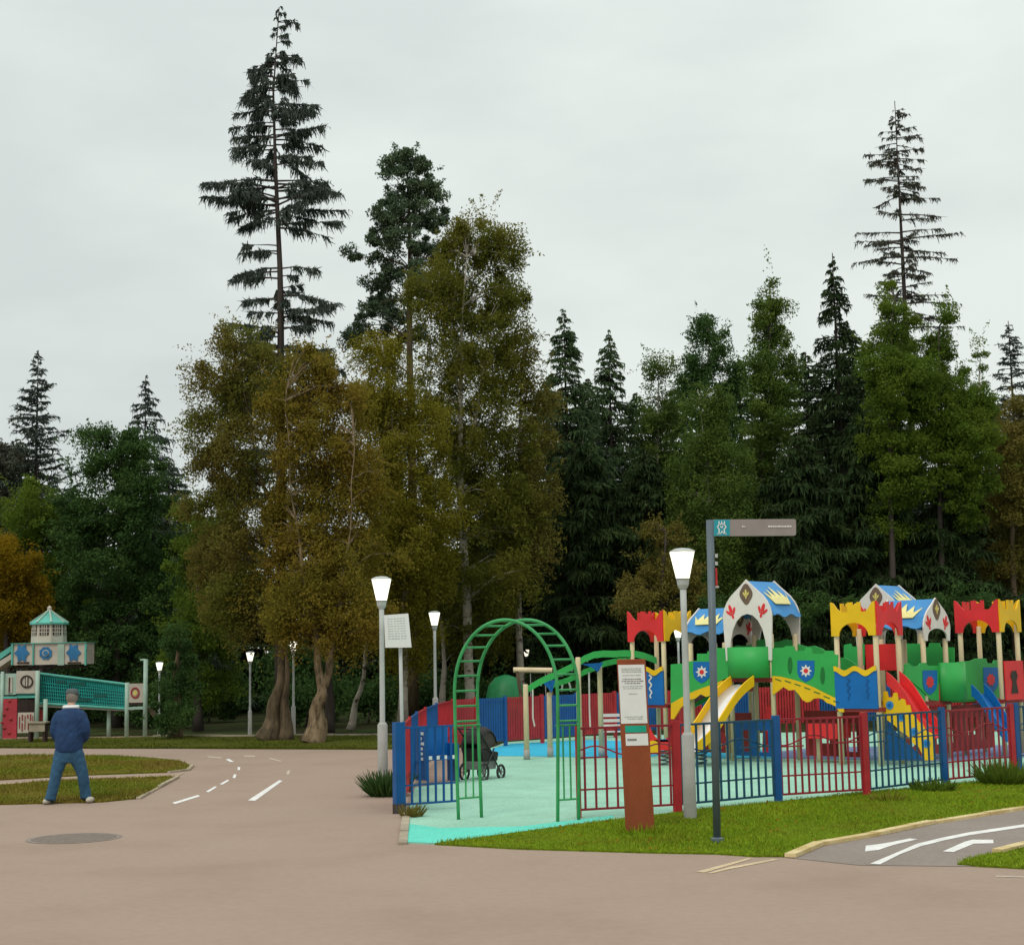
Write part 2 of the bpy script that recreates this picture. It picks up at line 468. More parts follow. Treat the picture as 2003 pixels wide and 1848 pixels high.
sheet('playground_floor_blue', [(1330, 1470), (1400, 1484), (1518, 1484), (1528, 1470), (1420, 1462)], 0.0165, m_cyan)
# kerbs
def kerb(name, pix, wd, h, m, z=0.0):
    mb = MB()
    pts = [G(x, y) for x, y in pix]
    for a, b in zip(pts[:-1], pts[1:]):
        n = max(1, int((b - a).length / 1.0))
        for i in range(n):
            p = a.lerp(b, i / n); q = a.lerp(b, (i + 1) / n - 0.012 / max((b - a).length, .1))
            dz = random.uniform(-.008, .008)
            mb.bar(p + Vector((0, 0, z + h / 2 + dz)), q + Vector((0, 0, z + h / 2 + dz)), wd, h)
    return structure(mb.build(name, m))
kerb('kerb_island', [(330, 1511.5), (368, 1507), (376, 1498.5), (352, 1489.5), (300, 1483)], 0.07, 0.035, m_kerb)
kerb('kerb_island_front', [(348, 1520.5), (310, 1541), (270, 1563.5)], 0.07, 0.035, m_kerb)
kerb('kerb_yellow', [(1546, 1677.5), ZS(890, 362), ZS(1180, 312), ZS(1500, 244), ZS(1800, 196), ZS(2003, 165), (2300, 1534)], 0.12, 0.04, m_kerby)
kerb('kerb_yellow_corner', [ZS(1860, 408), ZS(2003, 372), (2250, 1608)], 0.12, 0.055, m_kerby)
kerb('kerb_playground', [(788, 1652), (795, 1592)], 0.10, 0.035, m_kerb)
kerb('kerb_strip', [(900, 1440.5), (730, 1441), (500, 1443), (300, 1444.5)], 0.15, 0.10, m_kerb)
# paint
def paint(name, polys, m, z):
    mb = MB()
    for pl in polys:
        pts = [G(x, y) for x, y in pl]
        mb.add([Vector((p.x, p.y, z)) for p in pts], [tuple(range(len(pts)))])
    return structure(mb.build(name, m))
paint('road_marking_cycle_line', [[ZS(1165, 465), ZS(1220, 468), ZS(1330, 412), ZS(1440, 370), ZS(1570, 337), ZS(1700, 310), ZS(2003, 265), (2300, 1590), (2300, 1582), ZS(2003, 250), ZS(1700, 294), ZS(1560, 322), ZS(1420, 356), ZS(1300, 408)]], m_white, 0.008)
paint('road_marking_arrow', [[ZS(1138, 398), ZS(1142, 366), ZS(1200, 360), ZS(1285, 346), ZS(1380, 327), ZS(1425, 331), ZS(1290, 363), ZS(1210, 390)], [ZS(1560, 398), ZS(1680, 345), ZS(1720, 334), ZS(1835, 334), ZS(1838, 353), ZS(1730, 356), ZS(1620, 401)]], m_white, 0.008)
paint('road_marking_yellow', [[ZS(215, 507), ZS(262, 511), ZS(390, 474), ZS(525, 434), ZS(505, 431)], [ZS(275, 514), ZS(300, 516), ZS(400, 492), ZS(670, 440), ZS(640, 436), ZS(400, 480)]], m_yline, 0.004)
ZL = lambda x, y: (256.7 + .2563 * x, 1232.1 + .2563 * y)          # enlarged bend of the road
paint('road_marking_dash', [[ZL(312, 1318), ZL(335, 1328), ZL(525, 1268), ZL(510, 1258)], [ZL(890, 1300), ZL(945, 1303), ZL(1155, 1150), ZL(1128, 1146)]], m_white, 0.004)
paint('road_marking_dash_bend', [[ZL(570, 1232), ZL(590, 1238), ZL(655, 1197), ZL(640, 1192)], [ZL(675, 1174), ZL(695, 1180), ZL(750, 1148), ZL(735, 1142)], [ZL(772, 1128), ZL(795, 1130), ZL(803, 1102), ZL(785, 1100)], [ZL(812, 1068), ZL(830, 1068), ZL(832, 1046), ZL(812, 1044)], [ZL(720, 985), ZL(755, 1006), ZL(785, 1004), ZL(745, 982)]], m_white, 0.004)
paint('road_marking_worn', [[ZL(580, 962), ZL(590, 970), ZL(690, 980), ZL(690, 972)], [ZL(1180, 1100), ZL(1205, 1102), ZL(1215, 1070), ZL(1195, 1070)], [ZL(1050, 980), ZL(1140, 1004), ZL(1145, 998), ZL(1060, 974)], [ZL(860, 956), ZL(860, 964), ZL(945, 966), ZL(945, 958)], [ZS(1850, 533), ZS(2003, 538), ZS(2003, 532), ZS(1850, 528)]], m_faint, 0.004)
# manhole cover
p = G(145, 1639)
t = thing('manhole_cover', 'dark round iron manhole cover set in the pinkish asphalt', 'manhole cover', p)
MB().lathe([(0.50, 0.001), (0.50, 0.007), (0.485, 0.009)], p, 40).build('lid', m_iron, t)
mb = MB()
for k in range(40):
    a0 = 2 * math.pi * k / 40; a1 = 2 * math.pi * (k + 1) / 40
    mb.add([p + Vector((math.cos(q) * r, math.sin(q) * r, 0.005)) for q, r in ((a0, .505), (a1, .505), (a1, .57), (a0, .57))], [(0, 1, 2, 3)])
mb.build('rim', m_asph2, t)

# grass blades (stuff)
def inside(pts, poly):
    x, y = pts[:, 0], pts[:, 1]
    c = np.zeros(len(pts), bool)
    n = len(poly)
    for i in range(n):
        x0, y0 = poly[i]; x1, y1 = poly[(i + 1) % n]
        k = ((y0 > y) != (y1 > y)) & (x < (x1 - x0) * (y - y0) / (y1 - y0 + 1e-12) + x0)
        c ^= k
    return c
rg = np.random.default_rng(3)
def grass(name, pix, n, h, wd, m, label):
    poly = [(G(x, y).x, G(x, y).y) for x, y in pix]
    a = np.array(poly)
    lo, hi = a.min(0), a.max(0)
    pts = rg.uniform(lo, hi, (n * 4, 2))
    pts = pts[inside(pts, poly)][:n]
    k = len(pts)
    pts = pts + rg.normal(0, .035, pts.shape)
    clump = 0.75 + 0.5 * np.sin(pts[:, 0] * 1.9 + 1) * np.sin(pts[:, 1] * 1.3) + rg.normal(0, .25, k)
    b = np.c_[pts, np.full(k, 0.016)]
    D = unit(np.c_[rg.normal(0, .45, (k, 2)), np.ones(k)])
    az = rg.uniform(0, 6.28, k)
    S = np.c_[np.cos(az), np.sin(az), np.zeros(k)]
    o = quads(name, b, D, S, h * np.clip(clump, .3, 1.8), wd * rg.uniform(.6, 1.3, k), m, tip=0.25)
    return tag(o, label, 'grass', kind='stuff')
grass('lawn_grass', LAWN_R, 110000, 0.040, 0.010, m_blade, 'short green grass growing on the lawn in front of the fence')
grass('corner_grass', LAWN_C, 14000, 0.042, 0.012, m_blade, 'short green grass in the lower right corner by the cycle path')
grass('island_grass', LAWN_1, 40000, 0.055, 0.02, m_bladeb, 'patchy brownish grass on the far half of the lawn island')
grass('island_front_grass', LAWN_2, 36000, 0.055, 0.018, m_bladeb, 'patchy brownish grass on the near half of the lawn island behind the person')
grass('strip_grass', LAWN_F, 40000, 0.07, 0.03, m_blade_shade, 'green grass on the strip under the birches across the road')
# fallen leaves
k = 420
poly = [(G(x, y).x, G(x, y).y) for x, y in LAWN_R]
a = np.array(poly)
pts = rg.uniform(a.min(0), a.max(0), (k * 4, 2)); pts = pts[inside(pts, poly)][:k]
k = len(pts)
D = unit(np.c_[rg.normal(0, 1, (k, 2)), rg.normal(0, .25, k)])
S = unit(np.cross(D, np.c_[rg.normal(0, .3, (k, 2)), np.ones(k)]))
tag(quads('fallen_leaves', np.c_[pts, np.full(k, .045)], D, S, rg.uniform(.03, .06, k), rg.uniform(.02, .045, k), l_yellow), 'yellow fallen leaves scattered on the lawn by the fence', 'leaves', kind='stuff')
def tuft(label, base, n, r, h, m=m_blade, wd=0.03, name='grass_tuft'):
    t = thing(name, label, 'plant', base)
    az = rg.uniform(0, 6.28, n); q = r * np.sqrt(rg.uniform(0, 1, n))
    b = np.c_[q * np.cos(az) * .6, q * np.sin(az) * .6, np.zeros(n)]
    D = unit(np.c_[np.cos(az) * q / r * .9 + rg.normal(0, .25, n), np.sin(az) * q / r * .9 + rg.normal(0, .25, n), np.ones(n)])
    a2 = rg.uniform(0, 6.28, n)
    S = np.c_[np.cos(a2), np.sin(a2), np.zeros(n)]
    quads('blades', b, D, S, h * rg.uniform(.4, 1, n), np.full(n, wd), m, t, 0.2)
    return t
tuft('dark green tuft of tall weeds at the fence near the right edge', G(1965, 1535), 700, .5, .45, l_green, .03)
tuft('leafy low weed at the foot of the blue fence post', G(1826, 1548), 260, .45, .22, l_green, .06)
tuft('thin dry weeds at the foot of the red fence post', G(1735, 1568), 160, .35, .2, m_bladeb, .015)
tuft('dark tuft of grass around the base of the lamp post left of the arch', G(757, 1556), 600, .42, .45, l_dkgreen, .04)
tuft('small dry weed at the kerb under the blue corner post', G(806, 1598), 120, .2, .22, l_olivebr, .03)
tuft('low weeds at the foot of the rust brown information column', G(1262, 1632), 260, .5, .16, m_blade, .015)

# ------------------------------------------------------------------ street lamps
def lamp(x, Y, label, s=1.0, base=True):
    p = Gp(x, Y)
    t = thing('street_lamp', label, 'street lamp', p, 'lit park lamps')
    if base:
        MB().lathe([(0.075, -0.02), (0.085, 0.02), (0.082, 1.06), (0.05, 1.10)], p, 16).build('base', m_poleb, t, True)
    MB().lathe([(0.05, 0.0), (0.045, 1.1), (0.04, 2.6), (0.042, 2.98)], p, 14).build('pole', m_pole, t, True)
    MB().lathe([(0.05, 2.95), (0.075, 3.0), (0.085, 3.08), (0.10, 3.085)], p, 16).build('collar', m_pole, t)
    MB().lathe([(0.095, 3.088), (0.178, 3.43)], p, 6).build('lamp_shade', m_glow, t)
    MB().lathe([(0.186, 3.432), (0.186, 3.442), (0.10, 3.475), (0.02, 3.485)], p, 6).build('lamp_cap', m_pole, t)
    t.scale = (s, s, s)
    return t
lamp(1344, 20.1, 'tall lit lamp beside the brown information column in front of the fence')
lamp(748, 25.4, 'lit lamp with a thick grey base just left of the blue fence corner')
lamp(852, 43.0, 'lit lamp behind the left side fence, left of the green arch')
lamp(489, 45.0, 'lit lamp on the far lawn strip left of the leaning tree trunk', .71)
lamp(574, 45.3, 'lit lamp seen between the two thick birch trunks', .80)
lamp(311, 46.5, 'lit lamp half hidden by the conical shrub beside the ship playset', .64)
lamp(1032, 58, 'small distant lit lamp seen through the green arch', .72)
lamp(1331, 45.5, 'lit lamp seen through the red and yellow battlement tower', .86)
lamp(1873, 62, 'tiny lit lamp seen under the white gable at the right', .78)

# ------------------------------------------------------------------ information column, signpost, notice board
def frame_box(t, name, o, ax, az, ay, x0, x1, z0, z1, y0, y1, m, label=None):
    c = o + ax * ((x0 + x1) / 2) + az * ((z0 + z1) / 2) + ay * ((y0 + y1) / 2)
    return MB().obox(c, ax * (x1 - x0) / 2, ay * (y1 - y0) / 2, az * (z1 - z0) / 2).build(name, m, t, label=label)
o = G(1224, 1631); o2 = G(1281, 1629.5)
t = thing('information_column', 'rust brown information column with white notice standing in the grass', 'information sign', (o + o2) / 2)
ax = (o2 - o).normalized()
wdt = (o2 - o).length
ay = Vector((-ax.y, ax.x, 0))
az = (Vector((0, 0, 1)) - ax * 0.026).normalized()
dp = 0.16
ay = Matrix.Rotation(R_(-9), 3, 'Z') @ ay
H0 = 2.05
c = MB().obox(o + ax * wdt / 2 + az * (H0 / 2 - .03) + ay * dp / 2, ax * wdt / 2, ay * dp / 2, az * (H0 / 2 + .03))
ob = c.build('body', m_corten, t)
bv = ob.modifiers.new('b', 'BEVEL'); bv.width = 0.008; bv.segments = 2
sx = wdt / 0.335
fb = lambda n, x0, x1, z0, z1, y, m, lab=None, par=None: frame_box(par or t, n, o, ax * 1.0, az, ay, x0 * sx, x1 * sx, z0, z1, -y, -y + .003, m, lab)
nt_ = fb('notice', 0.012, 0.318, 1.29, 1.985, .005, m_pale, 'white printed notice')
for z, x0, x1, m in ((1.94, .05, .28, m_inkl), (1.92, .05, .27, m_inkl), (1.90, .05, .28, m_inkl), (1.86, .06, .26, m_inkl), (1.815, .06, .26, m_ink), (1.79, .045, .285, m_ink), (1.765, .08, .25, m_ink), (1.73, .05, .28, m_inkl), (1.705, .06, .27, m_inkl), (1.64, .12, .22, m_inkl), (1.37, .06, .27, m_inkl), (1.345, .09, .25, m_inkl)):
    x = x0
    mb = MB()
    while x < x1:
        l = random.uniform(.012, .035)
        c0 = o + ax * ((x + min(x + l, x1)) / 2 * sx) + az * z - ay * .0075
        mb.obox(c0, ax * (l / 2 * sx), ay * .001, az * .005)
        x += l + .008
    mb.build('text_line', m, nt_)
fb('green_label', .055, .30, 1.185, 1.265, .005, m_sgreen, 'green sticker')
wl = fb('white_label', .055, .315, 1.03, 1.17, .005, m_pale, 'white sticker')
mb = MB()
for i in range(5):
    mb.obox(o + ax * ((.085 + i * .022) * sx) + az * 1.10 - ay * .0075, ax * .009, ay * .001, az * .012)
mb.build('text_line', m_ink, wl)

p0 = G(1403, 1650)
t = thing('signpost', 'tall slate grey signpost with one arm and a teal square icon', 'signpost', p0)
top = P(1388.5, 1017, p0.y)
hh = top.z
lean = Vector((top.x - p0.x, 0, hh)).normalized()
MB().tube([p0 - lean * .05, p0 + lean * hh], 0.043, 18).build('pole', m_sign, t, True)
MB().lathe([(0.075, 0.0), (0.075, 0.062), (0.045, 0.075)], p0, 18).build('base_flange', m_sign, t)
ZA = lambda x, y: (1334.8 + .1389 * x, 992.5 + .1389 * y)
ya = p0.y - 0.02
q0 = P(*ZA(438, 168), ya); q1 = P(*ZA(1600, 160), ya); q2 = P(*ZA(1600, 385), ya); q3 = P(*ZA(438, 403), ya)
az_ = Vector((0, 0, 1)); axr = (q1 - q0).normalized()
wl_ = (q1 - q0).length; hl = (q0 - q3).length
up_ = (q0 - q3).normalized()
def arm_pt(u, v, y=0): return q3 + axr * (u * wl_) + up_ * (v * hl) + Vector((0, y, 0))
rc = .025
out = [arm_pt(0, 0), ]
for (cu, cv, a0) in ((1 - rc / wl_, rc / hl, -90), (1 - rc / wl_, 1 - rc / hl, 0)):
    for k in range(6):
        an = R_(a0 + 18 * k)
        out.append(arm_pt(cu + math.cos(an) * rc / wl_, cv + math.sin(an) * rc / hl))
out.append(arm_pt(0, 1))
arm = MB().prism(out, Vector((0, .035, 0))).build('arm', m_arm, t)
sq = MB().prism([arm_pt(.005, .02, -.004), arm_pt(.198, .02, -.004), arm_pt(.198, .98, -.004), arm_pt(.005, .98, -.004)], Vector((0, .0035, 0))).build('icon_square', m_teal, arm)
mb = MB()
def stroke(pts, w_):
    for a_, b_ in zip(pts[:-1], pts[1:]):
        A = arm_pt(*a_, -.006); B = arm_pt(*b_, -.006)
        mb.bar(A, B, .003, w_, Vector((0, 1, 0)).cross(B - A))
IC = lambda x, y: ((x - 438) / 1162, (403 - y) / 235)
stroke([IC(515, 195), IC(515, 245), IC(490, 275), IC(520, 310), IC(510, 375)], .012)
stroke([IC(590, 195), IC(590, 245), IC(615, 275), IC(585, 310), IC(600, 375)], .012)
stroke([IC(515, 235), IC(590, 235)], .012)
stroke([IC(490, 375), IC(540, 365), IC(560, 330), IC(580, 365), IC(620, 375)], .010)
stroke([IC(535, 260), IC(552, 290), IC(570, 260)], .010)
stroke([IC(552, 195), IC(552, 235)], .010)
mb.build('icon', m_pale, sq)
mb = MB()
stroke([IC(835, 270), IC(885, 275)], .008)
stroke([IC(850, 258), IC(835, 270), IC(850, 284)], .006)
mb.build('arrow', m_pale, arm)
mb = MB()
x = 1205
while x < 1535:
    l = random.uniform(14, 30)
    stroke([IC(x, 274), IC(x + l, 273)], .016)
    x += l + 7
mb.build('lettering', m_pale, arm)
for zf, l, m in ((.735, .10, m_pole), (.70, .13, m_fred)):
    pass
mb = MB()
for yy in (1087, 1102):
    q = P(1399, yy, p0.y); mb.box(q.x - .005, q.y - .03, q.z - .02, q.x + .025, q.y, q.z + .02)
mb.build('clamp', m_pole, t)
q = P(1400, 1128, p0.y)
MB().box(q.x - .004, q.y - .03, q.z - .10, q.x + .014, q.y + .005, q.z + .10).build('sticker', m_fred, t, label='faded red sticker strip')
q = P(1402, 1148, p0.y)
MB().lathe([(.02, -.012), (.03, 0), (.02, .012)], q, 10).build('bolt', m_pole, t)

ZB = lambda x, y: (727.3 + .2593 * x, 1180.8 + .2593 * y)
p1 = G(789.5, 1574)
t = thing('notice_board', 'white notice board on a thin pole behind the blue fence corner', 'notice board', p1)
tp = P(781, 1225, p1.y)
MB().tube([p1, Vector((tp.x + .01, p1.y, tp.z))], .027, 12).build('pole', m_pole, t, True)
yb = p1.y - .17
cs = [P(*ZB(95, 85), yb), P(*ZB(275, 72), yb + .12), P(*ZB(300, 328), yb + .12), P(*ZB(105, 330), yb)]
ext = Vector((-.01, .025, 0))
bd = MB().prism(cs, ext).build('board', m_pale, t)
mb = MB()
for r in range(9):
    v = .12 + r * .075
    for k in range(6):
        u0 = .12 + k * .125; u1 = u0 + random.uniform(.06, .11)
        f0 = lambda u, v_: (cs[0].lerp(cs[1], u)).lerp(cs[3].lerp(cs[2], u), v_) - ext * .12
        mb.add([f0(u0, v), f0(u1, v), f0(u1, v + .022), f0(u0, v + .022)], [(0, 1, 2, 3)])
mb.build('text_lines', m_inkl, bd)

# ------------------------------------------------------------------ fences
def panel_mesh(a, b, nb, hgt=1.19, wave=True, rad=.012, ph=0):
    mb = MB()
    d = b - a
    u = d.normalized()
    Z = Vector((0, 0, 1))
    for z, s_ in ((hgt - .03, .03), (.37, .022), (.115, .028)):
        mb.bar(a + Z * z, b + Z * z, s_, s_)
    for i in range(nb):
        q = a.lerp(b, (i + .6) / (nb + .2))
        mb.bar(q + Z * .115, q + Z * (hgt - .03), rad * 2, rad * 2, u)
    if wave:
        pts = [a.lerp(b, k / 24) + Z * (.86 + .065 * math.sin(k / 24 * 2 * math.pi * 1.5 + ph)) for k in range(25)]
        mb.tube(pts, .011, 5)
        mb.bar(a + Z * .78, a.lerp(b, .3) + Z * .78, .02, .02)
        mb.bar(a.lerp(b, .62) + Z * .80, a.lerp(b, .95) + Z * .80, .02, .02)
    return mb
def post_mesh(p, u, hgt=1.22, wd=.12, th=.05):
    return MB().obox(p + Vector((0, 0, hgt / 2 - .03)), u * wd / 2, Vector((-u.y, u.x, 0)) * th / 2, Vector((0, 0, hgt / 2 + .03)))
px = [(1133, 1601), (1326, 1590), (1523, 1570), (1696, 1559), (1849, 1538.5), (1984, 1524)]
pts = [G(*q) for q in px]
e = (pts[-1] - pts[-3]) / 2
pts += [pts[-1] + e * .075, pts[-1] + e * 1.1, pts[-1] + e * 2.1]
t = thing('front_fence', 'front metal fence of alternating red and blue panels right of the green arch', 'fence', pts[2])
pm = [m_fred, m_fred, m_fblue, m_fred, m_fblue, m_fred, m_fblue, m_fred, m_fblue]
for i, q in enumerate(pts):
    u = (pts[min(i + 1, len(pts) - 1)] - pts[max(i - 1, 0)]).normalized()
    post_mesh(q, u, 1.22, .05 if i == 0 else .12).build('post', pm[i], t, label=('red' if pm[i] == m_fred else 'blue') + ' fence post')
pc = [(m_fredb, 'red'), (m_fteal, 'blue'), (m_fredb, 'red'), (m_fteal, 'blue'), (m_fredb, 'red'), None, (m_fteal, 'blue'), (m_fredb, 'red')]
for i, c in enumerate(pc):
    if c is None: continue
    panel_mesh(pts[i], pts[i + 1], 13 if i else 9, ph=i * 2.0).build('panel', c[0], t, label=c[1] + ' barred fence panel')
a = G(781, 1590); b = G(893, 1582)
t = thing('corner_fence', 'short blue fence panel with corner post left of the green arch', 'fence', a)
u = (b - a).normalized()
post_mesh(a, u, 1.24, .14, .12).build('post', m_fblue, t)
panel_mesh(a, b, 7, wave=False, rad=.013).build('panel', m_fblue, t)
mb = MB()
mb.box(a.x - .085, a.y - .085, -.02, a.x + .085, a.y + .085, .13)
mb.build('foot', m_barkd, t)
# left side fence running back, then the back fence
LS = [a + Vector((-.02, .15, 0))] + [Gp(x, Y) for x, Y in ((789, 22.8), (801, 25), (815, 27.5), (832, 30.2), (854, 33.2), (885, 36.2))]
t = thing('side_fence', 'left side fence of red and blue panels running back from the corner post', 'fence', LS[3])
for i in range(len(LS) - 1):
    c = (m_fblue, m_fred)[i % 2]
    nm = ('blue', 'red')[i % 2]
    panel_mesh(LS[i], LS[i + 1], 14, wave=False, rad=.02).build('panel', c, t, label=nm + ' slatted fence panel')
    post_mesh(LS[i + 1], (LS[i + 1] - LS[i]).normalized(), 1.2, .1).build('post', c, t)
BK = [Gp(x, Y) for x, Y in ((888, 36.4), (931, 37.0), (988, 37.8), (1060, 38.7), (1128, 39.8), (1203, 41), (1285, 42.3), (1370, 43.5), (1480, 44.5), (1600, 45), (1740, 45.5), (1900, 46), (2060, 46.5))]
t = thing('back_fence', 'back fence of close set red and blue slats behind the cyan rubber floor', 'fence', BK[4])
for i in range(len(BK) - 1):
    c = (m_fred, m_fblue)[i % 2]
    nm = ('red', 'blue')[i % 2]
    mb = MB()
    A, B = BK[i], BK[i + 1]
    n = max(8, int((B - A).length / .085))
    u = (B - A).normalized()
    Z = Vector((0, 0, 1))
    for k in range(n):
        q = A.lerp(B, (k + .5) / n)
        mb.obox(q + Z * .66, u * .031, Vector((-u.y, u.x, 0)) * .008, Z * .52)
    for z in (.25, 1.08):
        mb.bar(A + Z * z + Vector((0, .02, 0)), B + Z * z + Vector((0, .02, 0)), .02, .04)
    mb.build('panel', c, t, label=nm + ' slatted fence panel')
    post_mesh(B, u, 1.22, .1).build('post', c, t)

# ------------------------------------------------------------------ green entrance arch
g = [G(897, 1604), G(1091, 1608), G(942, 1600), G(1132, 1605)]
c0 = (g[0] + g[1]) / 2
t = thing('entrance_arch', 'green tubular entrance arch with ladder rungs over the playground gate', 'arch', (g[0] + g[1] + g[2] + g[3]) / 4)
def hoop(a, b):
    zc = 1.62; ht = 0.97
    pts = []
    for z in (0, .4, .8, 1.2):
        k = z / 1.62
        pts.append(a + Vector((0, 0, z)) + (a - b).normalized() * (.04 * k))
    mid = (a + b) / 2
    half = (b - a) / 2 * 1.05
    for k in range(29):
        an = math.pi - math.pi * k / 28
        pts.append(mid + half * math.cos(an) + Vector((0, 0, zc + ht * math.sin(an) ** .92)))
    for z in (1.2, .8, .4, 0):
        k = z / 1.62
        pts.append(b + Vector((0, 0, z)) + (b - a).normalized() * (.04 * k))
    return pts
h1, h2 = hoop(g[0], g[1]), hoop(g[2], g[3])
MB().tube(h1, .023, 10).build('hoop', m_archg, t, True)
MB().tube(h2, .023, 10).build('hoop', m_archg, t, True)
def at_len(h, d):
    for a_, b_ in zip(h[:-1], h[1:]):
        l = (b_ - a_).length
        if d <= l: return a_.lerp(b_, d / l)
        d -= l
    return h[-1]
tot1 = sum((y - x).length for x, y in zip(h1[:-1], h1[1:])); tot2 = sum((y - x).length for x, y in zip(h2[:-1], h2[1:]))
for k in range(18):
    f_ = .215 + .57 * k / 17
    MB().tube([at_len(h1, tot1 * f_), at_len(h2, tot2 * f_)], .0145, 8).build('rung', m_archg, t)
for (a_, b_) in ((g[0], g[2]), (g[1], g[3])):
    mb = MB()
    Z = Vector((0, 0, 1))
    for z in (.28, 1.22):
        mb.tube([a_ + Z * z, b_ + Z * z], .013, 8)
    for f_ in (.33, .66):
        q = a_.lerp(b_, f_)
        mb.tube([q + Z * .28, q + Z * 1.22], .012, 8)
    mb.build('side_grille', m_archg, t)

# ------------------------------------------------------------------ play castle
cp = P(1305, 1470, 32.0)
A0 = Vector((cp.x, 32.0, 0))
DEL = R_(43)
U = Vector((math.cos(DEL), -math.sin(DEL), 0)); V = Vector((math.sin(DEL), math.cos(DEL), 0)); ZV = Vector((0, 0, 1))
S0 = 0.93
Z1 = lambda x, y: (1197.9 + .2315 * x, 1095.2 + .2315 * y)
Z2 = lambda x, y: (1575.2 + .2315 * x, 1095.2 + .2315 * y)
Z4 = lambda x, y: (1625.7 + .1884 * x, 1317.6 + .1884 * y)
Wp = lambda u, v, z: A0 + U * u + V * v + ZV * z
def pv(px, v0):
    q = onplane(px[0], px[1], A0 + V * v0, V) - A0
    return q.dot(U), q.z
def pu(px, u0):
    q = onplane(px[0], px[1], A0 + U * u0, U) - A0
    return q.dot(V), q.z
castle = thing('play_castle', 'large colourful play castle with towers, slides and an arched green bridge', 'play castle', Wp(2.5, 0.5, 0))
def tracev(pix, v0, th, name, m, par=castle, label=None):
    pts = [Wp(*(lambda r: (r[0], v0, r[1]))(pv(q, v0))) for q in pix]
    return MB().prism(pts, V * th).build(name, m, par, label=label)
def traceu(pix, u0, th, name, m, par=castle, label=None):
    pts = []
    for q in pix:
        v, z = pu(q, u0)
        pts.append(Wp(u0, v, z))
    return MB().prism(pts, U * (-th)).build(name, m, par, label=label)
def cpost(u, v, h, z0=0):
    p = Wp(u, v, 0)
    mb = MB()
    mb.tube([p + ZV * z0, p + ZV * (h - .02), p + ZV * h], [.05, .05, .04], 12)
    return mb.build('post', m_cream, castle, True)
def battlement(o, ax, n, wd, z0, z1, m, label):
    h = z1 - z0
    out = [(0, 0), (.16, 0)]
    for k in range(1, 10):
        an = math.pi - math.pi * k / 10
        out.append((.5 + .34 * math.cos(an), .38 * math.sin(an)))
    out += [(.84, 0), (1, 0), (1, 1), (.94, .96), (.86, .80), (.80, .70), (.68, .70), (.68, .98), (.60, .98), (.60, .90), (.50, .90), (.50, .98), (.38, .98), (.38, .70), (.22, .70), (.14, .80), (.06, .96), (0, 1)]
    pts = [o + ax * (wd * x) + ZV * (z0 + h * y) for x, y in out]
    return MB().prism(pts, n * .03).build('battlement', m, castle, label=label)
def tower(u0, v0, s, ztop=2.55, z0=2.41, z1=3.05, mats=('red', 'yellow'), deck=1.08, d4=True):
    for (du, dv) in ((.05, .05), (s - .05, .05), (.05, s - .05), (s - .05, s - .05)):
        cpost(u0 + du, v0 + dv, ztop)
    mm = {'red': m_red, 'yellow': m_yellow}
    a_, b_ = mats
    battlement(Wp(u0 + .0, v0 - .032, 0), U, V, s, z0, z1, mm[a_], a_ + ' castle battlement')
    battlement(Wp(u0 + s + .032, v0, 0), V, -U, s, z0, z1, mm[b_], b_ + ' castle battlement')
    battlement(Wp(u0, v0 + s + .002, 0), U, V, s, z0, z1, mm[b_], b_ + ' castle battlement')
    battlement(Wp(u0 - .002, v0, 0), V, -U, s, z0, z1, mm[a_], a_ + ' castle battlement')
    MB().obox(Wp(u0 + s / 2, v0 + s / 2, deck), U * s / 2, V * s / 2, ZV * .04).build('deck', m_maroon, castle)
UC = 4.95
tower(-S0, 0, S0, mats=('red', 'yellow'))
tower(UC - S0, 0, S0, mats=('yellow', 'red'), deck=1.04)
# E tower at the right edge
eu, ev = 5.55, 3.8
tower(eu - S0, ev, S0, mats=('red', 'yellow'), z1=3.12, z0=2.46, ztop=2.6)
# houses
def gable(o, ax, n, wd, zb, ze, zp, par=castle, th=.03, at=None):
    """white gable: legs to zb, eaves at ze, ogee up to the peak zp, arch opening below"""
    out = [(0, zb), (.10, zb)]
    at = at or ze
    for k in range(0, 11):
        an = math.pi - math.pi * k / 10
        out.append((.5 + .40 * math.cos(an), zb + .04 + (at - zb - .04) * math.sin(an) ** .8))
    out += [(.90, zb), (1, zb), (1.04, ze - .06), (1.03, ze)]
    right = [(1.0, .16), (.94, .34), (.86, .50), (.76, .64), (.66, .77), (.57, .90), (.5, 1.0)]
    for x, f_ in right:
        out.append((x, ze + (zp - ze) * f_))
    for x, f_ in reversed(right[:-1]):
        out.append((1 - x, ze + (zp - ze) * f_))
    out += [(-.03, ze), (-.04, ze - .06)]
    pts = [o + ax * (wd * x) + ZV * y for x, y in out]
    return MB().prism(pts, n * th).build('gable', m_gable, par)
def fleur(o, ax, n, c, s, m, par, nm='emblem', tilt=0):
    """three-petalled heraldic ornament, thin relief on a panel"""
    mb = MB()
    def petal(cx_, cy_, rx, ry, an):
        pts = []
        for k in range(10):
            q = 2 * math.pi * k / 10
            x_, y_ = rx * math.cos(q), ry * math.sin(q)
            X = cx_ + x_ * math.cos(an) - y_ * math.sin(an); Yy = cy_ + x_ * math.sin(an) + y_ * math.cos(an)
            X2 = X * math.cos(tilt) - Yy * math.sin(tilt); Y2 = X * math.sin(tilt) + Yy * math.cos(tilt)
            pts.append(o + ax * (c[0] + X2 * s) + ZV * (c[1] + Y2 * s))
        mb.prism(pts, n)
    petal(0, .35, .22, .55, 0); petal(-.42, .05, .16, .40, .6); petal(.42, .05, .16, .40, -.6)
    petal(0, -.30, .38, .09, 0); petal(0, -.60, .16, .24, 0)
    return mb.build(nm, m, par)
